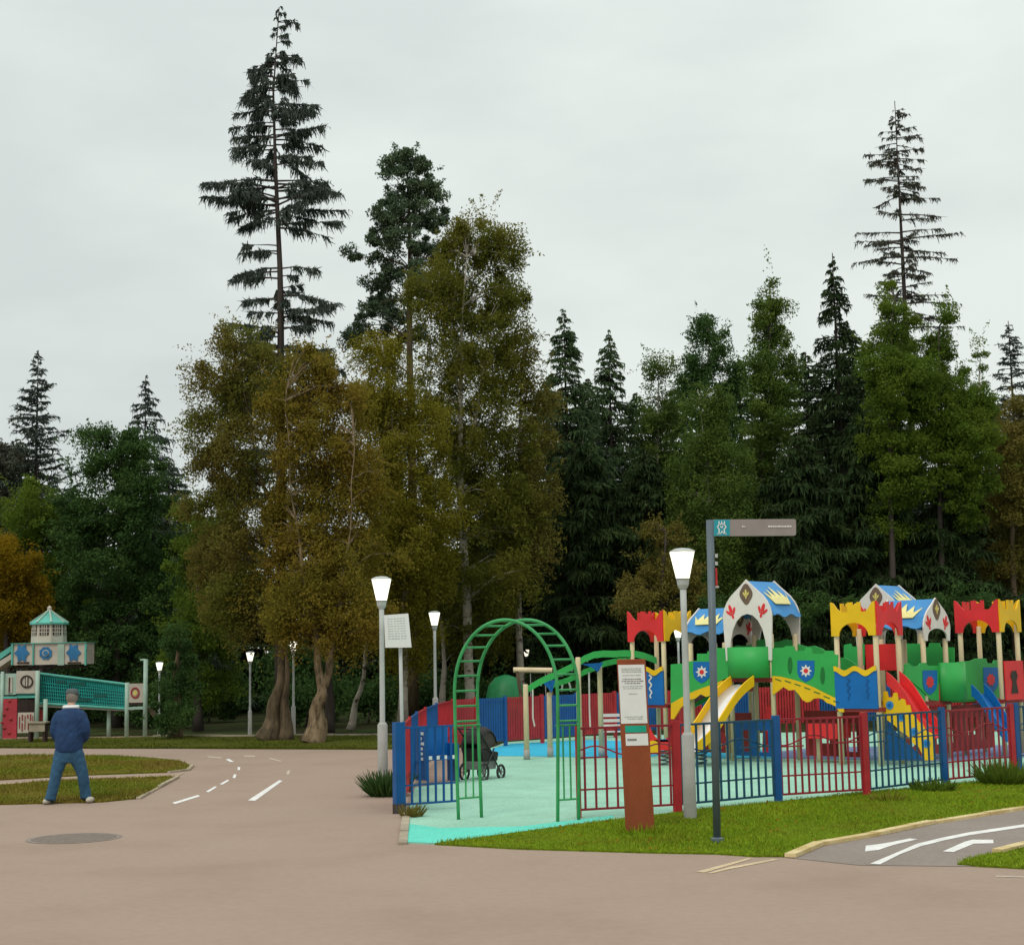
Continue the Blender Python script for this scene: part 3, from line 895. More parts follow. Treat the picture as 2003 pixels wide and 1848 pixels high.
def medal(o, ax, n, c, s, par):
    pts = []
    for k in range(20):
        q = 2 * math.pi * k / 20
        r = 1 + .08 * math.cos(4 * q)
        pts.append(o + ax * (c[0] + .82 * s * r * math.sin(q)) + ZV * (c[1] + 1.12 * s * r * math.cos(q)))
    e = MB().prism(pts, n).build('medallion', m_brown, par)
    fleur(o + n * 1.0, ax, n, (c[0], c[1]), s * .62, m_gold, e)
def roof_slope(p, q, r, s_, nm='roof'):
    pass
def house(u0, v0, wu, wv, ridge, zb, ze, zp, deck, gz=None, at=None):
    """gabled roof on four posts; ridge runs along 'u' or 'v'"""
    for (du, dv) in ((.05, .05), (wu - .05, .05), (.05, wv - .05), (wu - .05, wv - .05)):
        cpost(u0 + du, v0 + dv, zb + .05)
    prof = [(1.08, -.10), (1.0, .10), (.94, .30), (.86, .46), (.76, .60), (.66, .73), (.57, .86), (.5, .955)]
    if ridge == 'v':
        o, ax, ln, run = Wp(u0, v0, 0), U, wu, V
        L_ = wv
    else:
        o, ax, ln, run = Wp(u0, v0, 0), V, wv, U
        L_ = wu
    for side in (0, 1):
        mb = MB()
        rows = []
        for x, f_ in prof:
            X = x if side == 0 else 1 - x
            rows.append((X, ze + (zp - ze) * f_))
        K = 10
        vs = []
        for i in range(K + 1):
            for j, (X, z) in enumerate(rows):
                wob = .035 * math.sin(i / K * math.pi * 4) * (1 if j == 0 else (.4 if j == 1 else 0))
                vs.append(o + ax * (ln * X) + ZV * (z + wob) + run * (L_ * i / K))
        m_ = len(rows)
        fs = [(i * m_ + j, i * m_ + j + 1, (i + 1) * m_ + j + 1, (i + 1) * m_ + j) for i in range(K) for j in range(m_ - 1)]
        mb.add(vs, fs)
        ob = mb.build('roof', m_roofb, castle)
        so_ = ob.modifiers.new('s', 'SOLIDIFY'); so_.thickness = .02
        if side == (0 if ridge == 'v' else 1):
            # crown ornament lying on the slope
            mb = MB()
            def on(a_, f_):
                # a along ridge 0..1, f height fraction on slope
                zs = [r[1] for r in rows]; xs = [r[0] for r in rows]
                z = ze + (zp - ze) * f_
                X = np.interp(z, zs, xs)
                nn = (ax * (1 if side == 0 else -1) + ZV * .6).normalized()
                return o + ax * (ln * X) + ZV * z + run * (L_ * a_) + nn * .03
            cr_ = [(.22, .22), (.78, .22), (.90, .58), (.76, .40), (.70, .66), (.60, .42), (.50, .76), (.40, .42), (.30, .66), (.24, .40), (.10, .58)]
            base = [on(*q) for q in cr_]
            mb.prism(base, ZV * .012)
            mb.build('crown_ornament', m_crown, ob)
    gz = gz or zb - .25
    g0 = gable(o - run * .035, ax, run, ln, gz, ze, zp, at=at)
    g1 = gable(o + run * (L_ + .005), ax, run, ln, gz, ze, zp, at=at)
    if ridge == 'v':
        fo, fn = o - run * .036, -run * .008
        tgt = g0
    else:
        fo, fn = o + run * (L_ + .036), run * .008
        tgt = g1
    medal(fo, ax, fn, (ln * .5, ze + (zp - ze) * .56), .175, tgt)
    sg = .17
    fleur(fo, ax, fn, (ln * .16, ze + .03), sg, m_red, tgt, tilt=.35)
    fleur(fo, ax, fn, (ln * .84, ze + .03), sg, m_red, tgt, tilt=-.35)
    MB().obox(Wp(u0 + wu / 2, v0 + wv / 2, deck), U * wu / 2, V * wv / 2, ZV * .04).build('deck', m_maroon, castle)
ub0 = pv((1420, 1230), 0)[0]; ub1 = pv((1509, 1230), 0)[0]
house(ub0, 0.0, ub1 - ub0, .95, 'v', 2.44, 2.92, 3.58, 1.60, 1.98, 2.90)
house(ub0 - 1.05, .10, .95, .95, 'u', 2.30, 2.60, 3.08, 1.40, 2.1, 2.52)
house(UC - .98, 1.75, 1.0, 1.0, 'u', 2.30, 2.62, 3.14, 1.10, 2.30, 2.54)
cq = P(1714, 1142, 33.0) - A0
house(cq.dot(U) - .52, cq.dot(V), 1.04, .95, 'v', 2.44, 2.92, 3.56, 1.10, 2.2, 2.85)
# bridge walls (front side traced on the v=0 plane)
w1 = tracev([Z1(492, 1225), Z1(492, 880), Z1(600, 872), Z1(650, 855), Z1(715, 848), Z1(715, 790), Z1(800, 790), Z1(803, 770), Z1(870, 768), Z1(873, 742), Z1(1000, 742), Z1(1000, 985), Z1(930, 1010), Z1(830, 1060), Z1(700, 1108), Z1(600, 1155)], 0, .035, 'bridge_wall', m_green)
w2 = tracev([Z1(1345, 985), Z1(1345, 742), Z1(1450, 738), Z1(1460, 725), Z1(1530, 725), Z1(1540, 765), Z1(1625, 765), Z1(1628, 738), Z1(1680, 738), Z1(1690, 790), Z1(1780, 792), Z1(1800, 765), Z1(1860, 765), Z1(1875, 795), Z2(275, 800), Z2(275, 1172), Z2(218, 1150), Z2(100, 1098), Z1(1630, 1048), Z1(1500, 1008), Z1(1420, 988)], 0, .035, 'bridge_wall', m_green)
for c in (Z1(1500, 890), Z1(1775, 975)):
    tracev([(c[0] + 4.6 * math.sin(q) , c[1] - 17 * math.cos(q)) for q in [2 * math.pi * k / 16 for k in range(16)]], -.006, .005, 'slot', m_dgreen, w2)
def shield(c, s, v0, par, kx=1.0):
    out = [(-1, -1.15), (1, -1.15), (1, .1), (.85, .65), (.5, 1.0), (0, 1.25), (-.5, 1.0), (-.85, .65), (-1, .1)]
    sh = tracev([(c[0] + x * s * kx, c[1] + y * s) for x, y in out], v0, .006, 'shield', m_blue, par)
    st = []
    for k in range(16):
        q = 2 * math.pi * k / 16
        r = .72 if k % 2 == 0 else .42
        st.append((c[0] + r * s * kx * math.sin(q), c[1] + r * s * math.cos(q)))
    sn = tracev(st, v0 - .005, .004, 'sun_emblem', m_gable, sh)
    tracev([(c[0] + .27 * s * kx * math.sin(q), c[1] + .27 * s * math.cos(q)) for q in [2 * math.pi * k / 12 for k in range(12)]], v0 - .009, .004, 'sun_centre', m_red, sn)
shield(Z1(754, 945), 17.5, -.008, w1, .95)
shield(Z1(1634, 935), 17.5, -.008, w2, .95)
tracev([Z1(494, 1342), Z1(494, 1212), Z1(600, 1150), Z1(700, 1102), Z1(830, 1055), Z1(930, 1015), Z1(935, 1080), Z1(880, 1110), Z1(830, 1142), Z1(790, 1155), Z1(745, 1132), Z1(700, 1168), Z1(660, 1178), Z1(620, 1208), Z1(575, 1250), Z1(545, 1300), Z1(520, 1342)], -.03, .028, 'arch_trim', m_yellow)
tr = tracev([Z1(1352, 1140), Z1(1352, 978), Z1(1420, 985), Z1(1500, 1004), Z1(1600, 1034), Z1(1700, 1076), Z2(150, 1118), Z2(250, 1165), Z2(325, 1222), Z2(325, 1285), Z2(285, 1280), Z2(255, 1235), Z2(215, 1215), Z2(180, 1205), Z2(150, 1175), Z2(110, 1165), Z2(70, 1170), Z2(40, 1195), Z1(1640, 1200), Z1(1605, 1180), Z1(1575, 1135), Z1(1540, 1095), Z1(1490, 1100), Z1(1445, 1070), Z1(1400, 1105)], -.03, .028, 'arch_trim', m_yellow)
for k in range(7):
    x = 1400 + k * 82; y = [1010, 1025, 1052, 1082, 1118, 1156, 1196][k] 
    tracev([Z1(x - 26, y - 12), Z1(x + 26, y + 6), Z1(x + 26, y + 16), Z1(x - 26, y - 2)], -.034, .003, 'trim_slot', m_dgreen, tr)
# back side of the bridge
mb = MB()
n = 24
ua, ubx = 0, UC - S0
vs = []
for i in range(n + 1):
    f_ = i / n
    u_ = ua + (ubx - ua) * f_
    zd = 1.12 + .55 * math.sin(math.pi * f_)
    vs.append((u_, zd))
mb.prism([Wp(u_, .93, z - .12) for u_, z in vs] + [Wp(u_, .93, z + .68 + (.06 if (i // 2) % 2 else 0)) for i, (u_, z) in reversed(list(enumerate(vs)))], V * .035)
mb.build('bridge_wall', m_green, castle)
mb = MB()
mb.prism([Wp(u_, .04, z - .04) for u_, z in vs] + [Wp(u_, .04, z) for u_, z in reversed(vs)], V * .86)
mb.build('bridge_deck', m_maroon, castle)
# round balcony over the slide
uc = pv(Z1(1090, 870), -.3)[0]
zt = pv(Z1(1090, 735), -.3)[1]; zb_ = pv(Z1(1090, 995), -.3)[1]
mb = MB()
vs = []
for k in range(19):
    q = math.pi * k / 18
    pr = Wp(uc - .46 * math.cos(q), -.40 * math.sin(q), 0)
    vs += [pr + ZV * zb_, pr + ZV * zt]
mb.add(vs, [(2 * k, 2 * k + 2, 2 * k + 3, 2 * k + 1) for k in range(18)])
ob = mb.build('balcony', m_green, castle, True)
so_ = ob.modifiers.new('s', 'SOLIDIFY'); so_.thickness = .03
# slide
def slide(p0, p1, wvec, m_side, m_bed, h=.2, name='slide', solid=False):
    d = p1 - p0
    n = 20
    cen = []
    for i in range(n + 1):
        f_ = i / n
        z = p0.z + (p1.z - p0.z) * (f_ + .10 * math.sin(2 * math.pi * f_) * -.6)
        if f_ > .82: z = max(z, p1.z)
        q = p0.lerp(p1, f_)
        cen.append(Vector((q.x, q.y, z)))
    mb = MB()
    vs = []
    for a_ in cen:
        vs += [a_ - wvec, a_ + wvec]
    mb.add(vs, [(2 * k, 2 * k + 1, 2 * k + 3, 2 * k + 2) for k in range(n)])
    bed = mb.build(name, m_bed, castle, True)
    s_ = bed.modifiers.new('s', 'SOLIDIFY'); s_.thickness = .02
    for sg in (-1, 1):
        mb = MB()
        off = wvec * sg * 1.03
        low = [q + off - ZV * .03 for q in cen]; up = [q + off + ZV * h for q in cen]
        mb.prism(low + up[::-1], wvec.normalized() * .03 * sg)
        mb.build('slide_side', m_side, bed)
    return bed
us = pv(Z1(1090, 1000), -.35)[0]
pe = G(1376, 1462, .32)
ue = (pe - A0).dot(U); ve = (pe - A0).dot(V)
slide(Wp(us + .0, -.32, 1.52), Wp(ue * .5 + us * .5, min(ve, -1.9), .30), U * .24, m_yellow, m_steel, .17)
# front panels of the towers
def wavy_panel(u0, u1, v0, z0, z1, m, par=castle, label=None):
    pb = MB().prism([Wp(u0, v0, z0), Wp(u1, v0, z0), Wp(u1, v0, z1), Wp(u0, v0, z1)], V * .03).build('panel', m, par, label=label)
    top = []; n = 24
    for k in range(n + 1):
        f_ = k / n
        top.append((u0 + (u1 - u0) * f_, .05 * math.cos(4 * math.pi * f_)))
    MB().prism([Wp(u_, v0 - .022, z1 - .05 + d_) for u_, d_ in top] + [Wp(u_, v0 - .022, z1 + .05 + d_ * .8) for u_, d_ in reversed(top)], V * .02).build('wavy_trim', m_yellow, pb)
    return pb
pb = wavy_panel(UC - S0 + .02, UC - .02, -.034, 1.06, 1.76, m_blue, label='blue tower panel with wavy yellow trim')
def zigzag(c, v0, s, m, par):
    mb = MB()
    pts = [(-.15, -1), (.25, -.8), (-.2, -.45), (.2, -.15), (-.15, .2), (.2, .5), (-.1, .8), (.05, 1)]
    qs = [Wp(c[0] + x * s * .8, v0, c[1] - y * s) for x, y in pts]
    for a_, b_ in zip(qs[:-1], qs[1:]):
        mb.bar(a_, b_, .006, .03, (b_ - a_).cross(V))
    mb.build('painted_figure', m, par)
zigzag((UC - .22, 1.42), -.038, .18, m_fblue, pb)
zigzag((UC - .62, 1.42), -.038, .2, m_fblue, pb)
pb = wavy_panel(-S0 + .02, -.02, -.034, 1.10, 1.80, m_blue, label='blue tower panel with wavy yellow trim')
zigzag((-.36, 1.48), -.038, .24, m_gable, pb)
# right hand side: red slide, yellow climbing board, green side walls, tunnel, blue slide
v1, z1_ = pu(Z2(735, 985), UC)
pe = onplane(*Z2(1125, 1452), Wp(0, v1, 0), V)
slide(Wp(UC + .02, v1, z1_ - .12), Vector((pe.x, pe.y, max(.28, pe.z - .1))), V * .22, m_red, m_red, .22)
brd = []
yb_ = []
for x, y in ((652, 1180), (660, 1105), (690, 1110), (700, 1160), (735, 1160), (745, 1120), (775, 1120), (785, 1190), (815, 1170), (840, 1180), (850, 1225), (880, 1222), (900, 1300), (940, 1340), (960, 1370), (990, 1385), (1015, 1440), (1050, 1455), (1075, 1475), (1082, 1690), (1010, 1690), (960, 1580), (900, 1540), (860, 1480), (800, 1440), (760, 1400), (720, 1370), (660, 1330)):
    yb_.append(Z2(x, y))
vy = .22
bd = tracev(yb_, vy, .03, 'climbing_board', m_yellow)
for c in (Z2(712, 1225), Z2(808, 1325), Z2(918, 1450), Z2(1022, 1548)):
    tracev([(c[0] + 7.5 * math.sin(q), c[1] + 8.5 * math.cos(q)) for q in [2 * math.pi * k / 14 for k in range(14)]], vy - .012, .011, 'disc', m_roofb, bd)
    tracev([(c[0] + 3.5 * math.sin(q), c[1] + 4 * math.cos(q)) for q in [2 * math.pi * k / 10 for k in range(10)]], vy - .018, .006, 'disc_centre', m_blue, bd)
tracev([Z2(672, 1380), Z2(740, 1430), Z2(840, 1530), Z2(960, 1640), Z2(985, 1685), Z2(672, 1690)], vy + .12, .03, 'stair_side', m_fblue)
for (va, vb, z0, z1w, mm, lb) in ((S0 + .02, 1.72, 1.05, 1.72, m_green, None), (2.78, ev, 1.08, 1.76, m_green, None)):
    out = [(va, z0), (vb, z0)]
    n = 6
    for k in range(n):
        x0 = vb - (vb - va) * k / n; x1 = vb - (vb - va) * (k + 1) / n
        hh_ = z1w + (.08 if k % 2 == 0 else 0)
        out += [(x0, hh_), (x1, hh_)]
    MB().prism([Wp(UC, v, z) for v, z in out], U * -.035).build('side_wall', mm, castle)
def shieldu(c, s, u0, par):
    out = [(-.7, -1.15), (.7, -1.15), (.7, .1), (.6, .65), (.35, 1.0), (0, 1.25), (-.35, 1.0), (-.6, .65), (-.7, .1)]
    sh = traceu([(c[0] + x * s, c[1] + y * s) for x, y in out], u0, .006, 'shield', m_blue, par)
    traceu([(c[0] + .3 * s * (1 + .35 * (k % 2)) * math.sin(math.pi * k / 8), c[1] + .45 * s * (1 + .35 * (k % 2)) * math.cos(math.pi * k / 8)) for k in range(16)], u0 + .006, .005, 'sun_emblem', m_red, sh)
gw = traceu([Z2(845, 880), Z2(880, 870), Z2(900, 895), Z2(960, 895), Z2(975, 870), Z2(1020, 865), Z2(1035, 890), Z2(1130, 890), Z2(1130, 1190), Z2(1060, 1180), Z2(990, 1100), Z2(845, 980)], UC + .02, .03, 'side_wall', m_green)
shieldu(Z2(1055, 1030), 20, UC + .03, gw)
gw = traceu([Z2(1190, 880), Z2(1300, 860), Z2(1400, 850), Z2(1450, 830), Z2(1530, 830), Z2(1540, 870), Z2(1590, 870), Z2(1600, 845), Z2(1640, 845), Z2(1640, 1165), Z2(1540, 1165), Z2(1200, 1195)], UC + .02, .03, 'side_wall', m_green)
shieldu(Z2(1570, 1010), 21, UC + .03, gw)
v2 = pu(Z2(1330, 1010), UC + .3)[0]
zt2 = pu(Z2(1330, 862), UC + .3)[1]; zb2 = pu(Z2(1330, 1185), UC + .3)[1]
mb = MB()
vs = []
for k in range(19):
    q = math.pi * k / 18
    pr = Wp(UC + .02 + .28 * math.sin(q), v2 - .42 * math.cos(q), 0)
    vs += [pr + ZV * zb2, pr + ZV * zt2]
mb.add(vs, [(2 * k, 2 * k + 2, 2 * k + 3, 2 * k + 1) for k in range(18)])
ob = mb.build('balcony', m_green, castle, True)
so_ = ob.modifiers.new('s', 'SOLIDIFY'); so_.thickness = .03
tracev([Z2(325, 890), Z2(325, 715), Z2(380, 705), Z2(390, 730), Z2(440, 730), Z2(450, 708), Z2(495, 708), Z2(495, 890)], 3.4, .035, 'back_wall', m_green)
tracev([Z2(850, 900), Z2(850, 705), Z2(960, 705), Z2(975, 735), Z2(1040, 735), Z2(1045, 700), Z2(1130, 700), Z2(1140, 735), Z2(1255, 738), Z2(1255, 900)], 3.2, .035, 'back_wall', m_green)
v3, z3 = pu(Z2(1420, 1110), UC + .3)
pe = onplane(*Z2(1760, 1520), Wp(0, v3 + .1, 0), V)
slide(Wp(UC + .35, v3 + .1, z3 - .05), Vector((pe.x, pe.y, max(.22, pe.z))), V * .25, m_blue, m_blue, .2)
# red keyhole panel on the right tower
rp2 = MB().prism([Wp(eu + .05, ev + .05, 1.1), Wp(eu + .05, ev + S0 - .05, 1.1), Wp(eu + .05, ev + S0 - .05, 1.88), Wp(eu + .05, ev + .05, 1.88)], U * -.03).build('panel', m_red, castle, label='red tower panel with keyhole')
kc = Wp(eu + .056, ev + .42, 0)
MB().prism([kc + V * x + ZV * (1.48 + z) for x, z in ((-.16, -.25), (.16, -.25), (.08, -.02), (.16, .1), (.10, .2), (-.10, .2), (-.16, .1), (-.08, -.02))], U * .005).build('keyhole', m_barkd, rp2)
# red block behind tower C and lower walls
MB().prism([Wp(UC - S0 + .1, 1.0, 1.75), Wp(UC - .1, 1.0, 1.75), Wp(UC - .1, 1.0, 2.25), Wp(UC - S0 + .1, 1.0, 2.25)], V * .03).build('panel', m_red, castle, label='plain red panel behind the tower')
def slotted(o, ax, wd, z0, z1, slots, name, m, nvec):
    """wall with open slots: full-height boards plus top and bottom bands"""
    xs = [0]
    mb = MB()
    def b_(xa, xb, za, zb2):
        mb.prism([o + ax * xa + ZV * za, o + ax * xb + ZV * za, o + ax * xb + ZV * zb2, o + ax * xa + ZV * zb2], nvec * .03)
    cur = 0
    for (xa, xb, za, zb2) in slots:
        b_(cur, xa, z0, z1)
        b_(xa, xb, z0, za)
        b_(xa, xb, zb2, z1)
        cur = xb
    b_(cur, wd, z0, z1)
    return mb.build(name, m, castle)
slotted(Wp(UC - .05, 1.0, 0), V, 3.6, .12, 1.02, [(.15, .36, .3, .8), (.44, .65, .3, .8), (1.2, 1.4, .3, .8), (1.47, 1.66, .3, .8), (1.73, 1.92, .3, .8), (2.4, 2.6, .42, .76), (2.68, 2.88, .42, .76), (3.1, 3.3, .3, .76)], 'lower_wall', m_maroon, U * -1)
slotted(Wp(ub1 + .1, .9, 0), U, UC - S0 - ub1, .10, .98, [(.3, .55, .35, .75), (.9, 1.15, .2, .75)], 'lower_wall', m_maroon, V)
slotted(Wp(.2, .9, 0), U, ub0 - .3, .10, .92, [(.3, .5, .35, .75)], 'lower_wall', m_maroon, V)
slotted(Wp(ub0 + .05, .05, 0), U, ub1 - ub0 - .1, .12, .80, [(.18, .42, .2, .62), (.55, .82, .2, .62)], 'lower_panel', m_fblue, V)
MB().prism([Wp(ub0 + .55, .3, .1), Wp(ub0 + .95, .3, .1), Wp(ub0 + .9, .3, .8), Wp(ub0 + .75, .3, 1.15), Wp(ub0 + .6, .3, .8)], V * .03).build('lower_panel', m_red, castle, label='red pointed panel under the slide tower')
# play table under the bridge
MB().obox(Wp((ub1 + UC - S0) / 2 + .25, .45, .62), U * .32, V * .25, ZV * .14).build('counter', m_red, castle, label='red counter under the bridge')
for u_ in (-.25, .25):
    cpost((ub1 + UC - S0) / 2 + .25 + u_, .45, .5)

# ------------------------------------------------------------------ green climbing frame
ZC = lambda x, y: (941.2 + .17087 * x, 1232.1 + .17087 * y)
cf = thing('climbing_frame', 'climbing frame with a wavy green overhead beam on cream posts', 'climbing frame', Gp(1100, 33))
pd = {}
for nm, bx, Y, ty in (('a', 1029, 32.5, 1338), ('b', 1075, 33.2, 1354), ('c', 1133, 32.3, 1285), ('d', 1175, 33.2, 1302)):
    q = Gp(bx, Y)
    z = P(bx, ty, Y).z
    MB().tube([q, q + ZV * (z - .03), q + ZV * z], [.058, .055, .045], 12).build('post', m_cream, cf, True)
    MB().tube([q, q + ZV * .22], [.07, .068], 12).build('post_shoe', m_poleb, cf, True)
def beam(pix, Y, th, dep, nm, m):
    top = [P(*q, Y) for q in pix]
    low = [p - ZV * th for p in top]
    return MB().prism(top + low[::-1], Vector((0, dep, 0))).build(nm, m, cf)
fb1 = [ZC(530, 640), ZC(640, 570), ZC(760, 510), ZC(880, 460), ZC(1000, 400), ZC(1100, 350), ZC(1180, 290), ZC(1290, 245), ZC(1400, 232), ZC(1520, 235), ZC(1640, 228), ZC(1750, 232), ZC(1860, 255), ZC(1960, 290), ZC(2010, 315)]
beam(fb1, 32.6, .14, .10, 'beam', m_green)
fb2 = [ZC(820, 600), ZC(900, 570), ZC(980, 545), ZC(1080, 500), ZC(1180, 450), ZC(1300, 400), ZC(1420, 350), ZC(1560, 320), ZC(1700, 310)]
beam(fb2, 33.4, .12, .10, 'beam', m_green)
for k in range(12):
    f_ = k / 11
    i = 1 + f_ * (len(fb1) - 4)
    a_ = P(*fb1[int(i)], 32.7) - ZV * .07
    b_ = a_ + Vector((.1, .75, -.06))
    MB().tube([a_, b_], .016, 6).build('rung', m_poleb, cf)
for (x0, y0, x1, y1, Y) in ((690, 590, 850, 690, 33.0), (1150, 390, 1400, 450, 33.0)):
    A_ = P(*ZC(x0, y0), Y); B_ = P(*ZC(x1, y0 - 20), Y); C_ = P(*ZC((x0 + x1 * 3) / 4, y1 + 30), Y); D_ = P(*ZC((x0 * 2 + x1) / 3 + 20, y1 - 30), Y)
    MB().prism([A_, D_, C_, B_], Vector((0, .1, 0))).build('bracket', m_blue, cf)
MB().tube([P(*ZC(590, 600), 32.9), P(*ZC(592, 1000), 32.9), P(*ZC(612, 1100), 32.9)], .018, 8).build('hanging_rope', m_gable, cf)
MB().tube([P(*ZC(1235, 480), 33.2), P(*ZC(1240, 900), 33.2), P(*ZC(1250, 1120), 33.2)], .018, 8).build('hanging_rope', m_gable, cf)
# rope bridge ladder in the frame
mb = MB()
for xx in (920, 1030):
    mb.tube([P(*ZC(xx + (20 if xx < 1000 else -30), 570), 33.6), P(*ZC(xx, 700), 33.6)], .02, 6)
mb.build('swing_arm', m_gable, cf)
# green dome behind the back fence
p = Gp(990, 46)
t = thing('green_dome', 'dark green rounded dome behind the back fence, left of the climbing frame', 'dome tent', p)
zt = P(990, 1319, 46).z
MB().lathe([(.62, 0), (.62, zt * .55), (.52, zt * .8), (.32, zt * .95), (.06, zt)], p, 20).build('shell', mat('dome_green', (.01, .16, .05), .5, .15), t, True)
# wooden swing behind
p = Gp(1041, 42.5)
t = thing('wooden_swing', 'pale wooden swing frame behind the climbing frame under the small lamp', 'swing', p)
A_ = P(1004, 1310, 42.5); B_ = P(1080, 1311, 42.5)
MB().tube([A_, B_], .075, 10).build('beam', m_cream, t)
for q, dx in ((A_ + Vector((.1, 0, 0)), .5), (B_ - Vector((.1, 0, 0)), .35)):
    for dy in (-.7, .7):
        MB().tube([q, Vector((q.x + dx * .5, q.y + dy, 0))], .05, 8).build('leg', m_bark, t)
MB().box(A_.x + .45, 42.3, .45, A_.x + .9, 42.65, .50).build('seat', m_bark, t)
for xx in (.47, .88):
    MB().tube([Vector((A_.x + xx, 42.5, A_.z)), Vector((A_.x + xx, 42.5, .5))], .012, 5).build('chain', m_poleb, t)
# white slatted bench
p = Gp(1205, 35.5)
t = thing('slatted_bench', 'white slatted bench in front of the red back fence beside the column', 'bench', p)
for z, dy, nm in ((.78, .18, 'back_slat'), (.66, .16, 'back_slat'), (.54, .14, 'back_slat'), (.42, -.02, 'seat_slat'), (.42, -.16, 'seat_slat')):
    MB().obox(p + Vector((0, dy, z)), Vector((.36, 0, 0)), Vector((0, .05 if 'seat' in nm else .012, 0)), Vector((0, 0, .012 if 'seat' in nm else .035))).build(nm, m_gable, t)
for xx in (-.3, .3):
    MB().obox(p + Vector((xx, .06, .21)), Vector((.025, 0, 0)), Vector((0, .2, 0)), Vector((0, 0, .21))).build('leg', m_poleb, t)
# blue bench with white pattern
p = G(855, 1532)
t = thing('blue_bench', 'blue bench with white pattern behind the blue fence panel', 'bench', p)
rot = Matrix.Rotation(R_(28), 3, 'Z')
def rb(mb, c, h):
    c = rot @ Vector(c); return mb.obox(p + c, rot @ Vector((h[0], 0, 0)), rot @ Vector((0, h[1], 0)), Vector((0, 0, h[2])))
rb(MB(), (0, 0, .43), (.30, .20, .025)).build('seat', m_fblue, t)
bk = rb(MB(), (0, .2, .70), (.30, .02, .24)).build('backrest', m_blue, t)
sp = rb(MB(), (-.31, 0, .5), (.02, .24, .42)).build('side_panel', m_fblue, t)
rb(MB(), (.31, 0, .35), (.02, .2, .32)).build('side_panel', m_fblue, t)
mb = MB()
for k in range(6):
    rb(mb, (-.338, -.12 + .03 * math.sin(k * 2), .86 - k * .085), (.006, .05 + .02 * math.cos(k * 3), .024))
mb.build('white_pattern', m_pale, sp)
mb = MB()
for k in range(4):
    rb(mb, (-.22 + k * .14, -.204, .45), (.035, .006, .03))
mb.build('white_figures', m_pale, t)
# stroller
p = G(943, 1524)
t = thing('baby_stroller', 'black baby stroller with a rounded hood parked inside the gate', 'stroller', p)
m_blk = mat('stroller_fabric', (.03, .027, .026), .8, .25, scale=8)
m_blk2 = mat('stroller_fabric_brown', (.065, .05, .045), .8, .2, scale=8)
m_fr = mat('stroller_frame', (.05, .05, .052), .35, .15, metal=.5)
m_tyre = mat('stroller_tyre', (.035, .033, .032), .8, .2)
m_hub = mat('stroller_hub', (.20, .20, .19), .5, .15)
yaw = R_(-35)                                      # faces away to the right
fx = Vector((math.cos(yaw + R_(92)), math.sin(yaw + R_(92)), 0)); fy = Vector((-fx.y, fx.x, 0))
def sp_(x, y, z): return p + (fx * x + fy * y) * .86 + ZV * (z * .9)
def wheel(x, y, r):
    pts = [sp_(x + r * math.cos(q), y, r + r * math.sin(q)) for q in [2 * math.pi * k / 20 for k in range(21)]]
    wobj = MB().tube(pts, .022, 8, caps=False).build('wheel', m_tyre, t, True)
    mb = MB()
    for k in range(6):
        q = math.pi * k / 3
        mb.tube([sp_(x, y, r), sp_(x + (r - .02) * math.cos(q), y, r + (r - .02) * math.sin(q))], .009, 5)
    mb.tube([sp_(x, y - .02, r), sp_(x, y + .02, r)], .025, 8)
    mb.build('hub', m_hub, wobj)
for sy in (-.24, .24):
    wheel(-.28, sy, .16); wheel(.34, sy, .13)
    MB().tube([sp_(-.28, sy, .15), sp_(.05, sy, .52), sp_(.1, sy, .6)], .014, 8).build('frame_leg', m_fr, t, True)
    MB().tube([sp_(.32, sy, .11), sp_(.02, sy, .52), sp_(-.45, sy, .98), sp_(-.53, sy, 1.0)], .014, 8).build('frame_side', m_fr, t, True)
MB().tube([sp_(-.53, -.24, 1.0), sp_(-.53, .24, 1.0)], .017, 8).build('handle', m_fr, t, True)
MB().prism([sp_(-.02, -.2, .48), sp_(.26, -.2, .46), sp_(.30, -.2, .52), sp_(.0, -.2, .56), sp_(-.26, -.2, .92), sp_(-.30, -.2, .88)], fy * .4).build('seat', m_blk2, t)
mb = MB()
vs = []; K = 12; J = 8
for i in range(K + 1):
    an = R_(-20 + 150 * i / K)
    for j in range(J + 1):
        s_ = -1 + 2 * j / J
        r = .43 * (1 - .22 * abs(s_) ** 3)
        vs.append(sp_(-.08 + r * math.cos(an + R_(35)) * .9, s_ * .25, .60 + r * math.sin(an + R_(35))))
mb.add(vs, [(i * (J + 1) + j, i * (J + 1) + j + 1, (i + 1) * (J + 1) + j + 1, (i + 1) * (J + 1) + j) for i in range(K) for j in range(J)])
ob = mb.build('hood', m_blk, t, True)
so_ = ob.modifiers.new('s', 'SOLIDIFY'); so_.thickness = .012
for sy in (-.215, .205):
    hs_ = [sp_(-.08, sy, .60)] + [sp_(-.08 + .36 * math.cos(R_(q)) * .9, sy, .60 + .36 * math.sin(R_(q))) for q in range(20, 166, 12)] + [sp_(-.42, sy, .62)]
    MB().prism(hs_, fy * .01).build('hood_side', m_blk2, t)
MB().prism([sp_(-.34, -.21, .62), sp_(.30, -.21, .50), sp_(.26, -.21, .36), sp_(-.22, -.21, .36)], fy * .42).build('seat_tub', m_blk, t)
MB().prism([sp_(-.22, -.19, .2), sp_(.22, -.19, .2), sp_(.26, -.19, .36), sp_(-.26, -.19, .36)], fy * .38).build('basket', m_hub, t)
MB().tube([sp_(.28, -.18, .3), sp_(.34, 0, .3), sp_(.28, .18, .3)], .016, 6).build('footrest', m_fr, t)
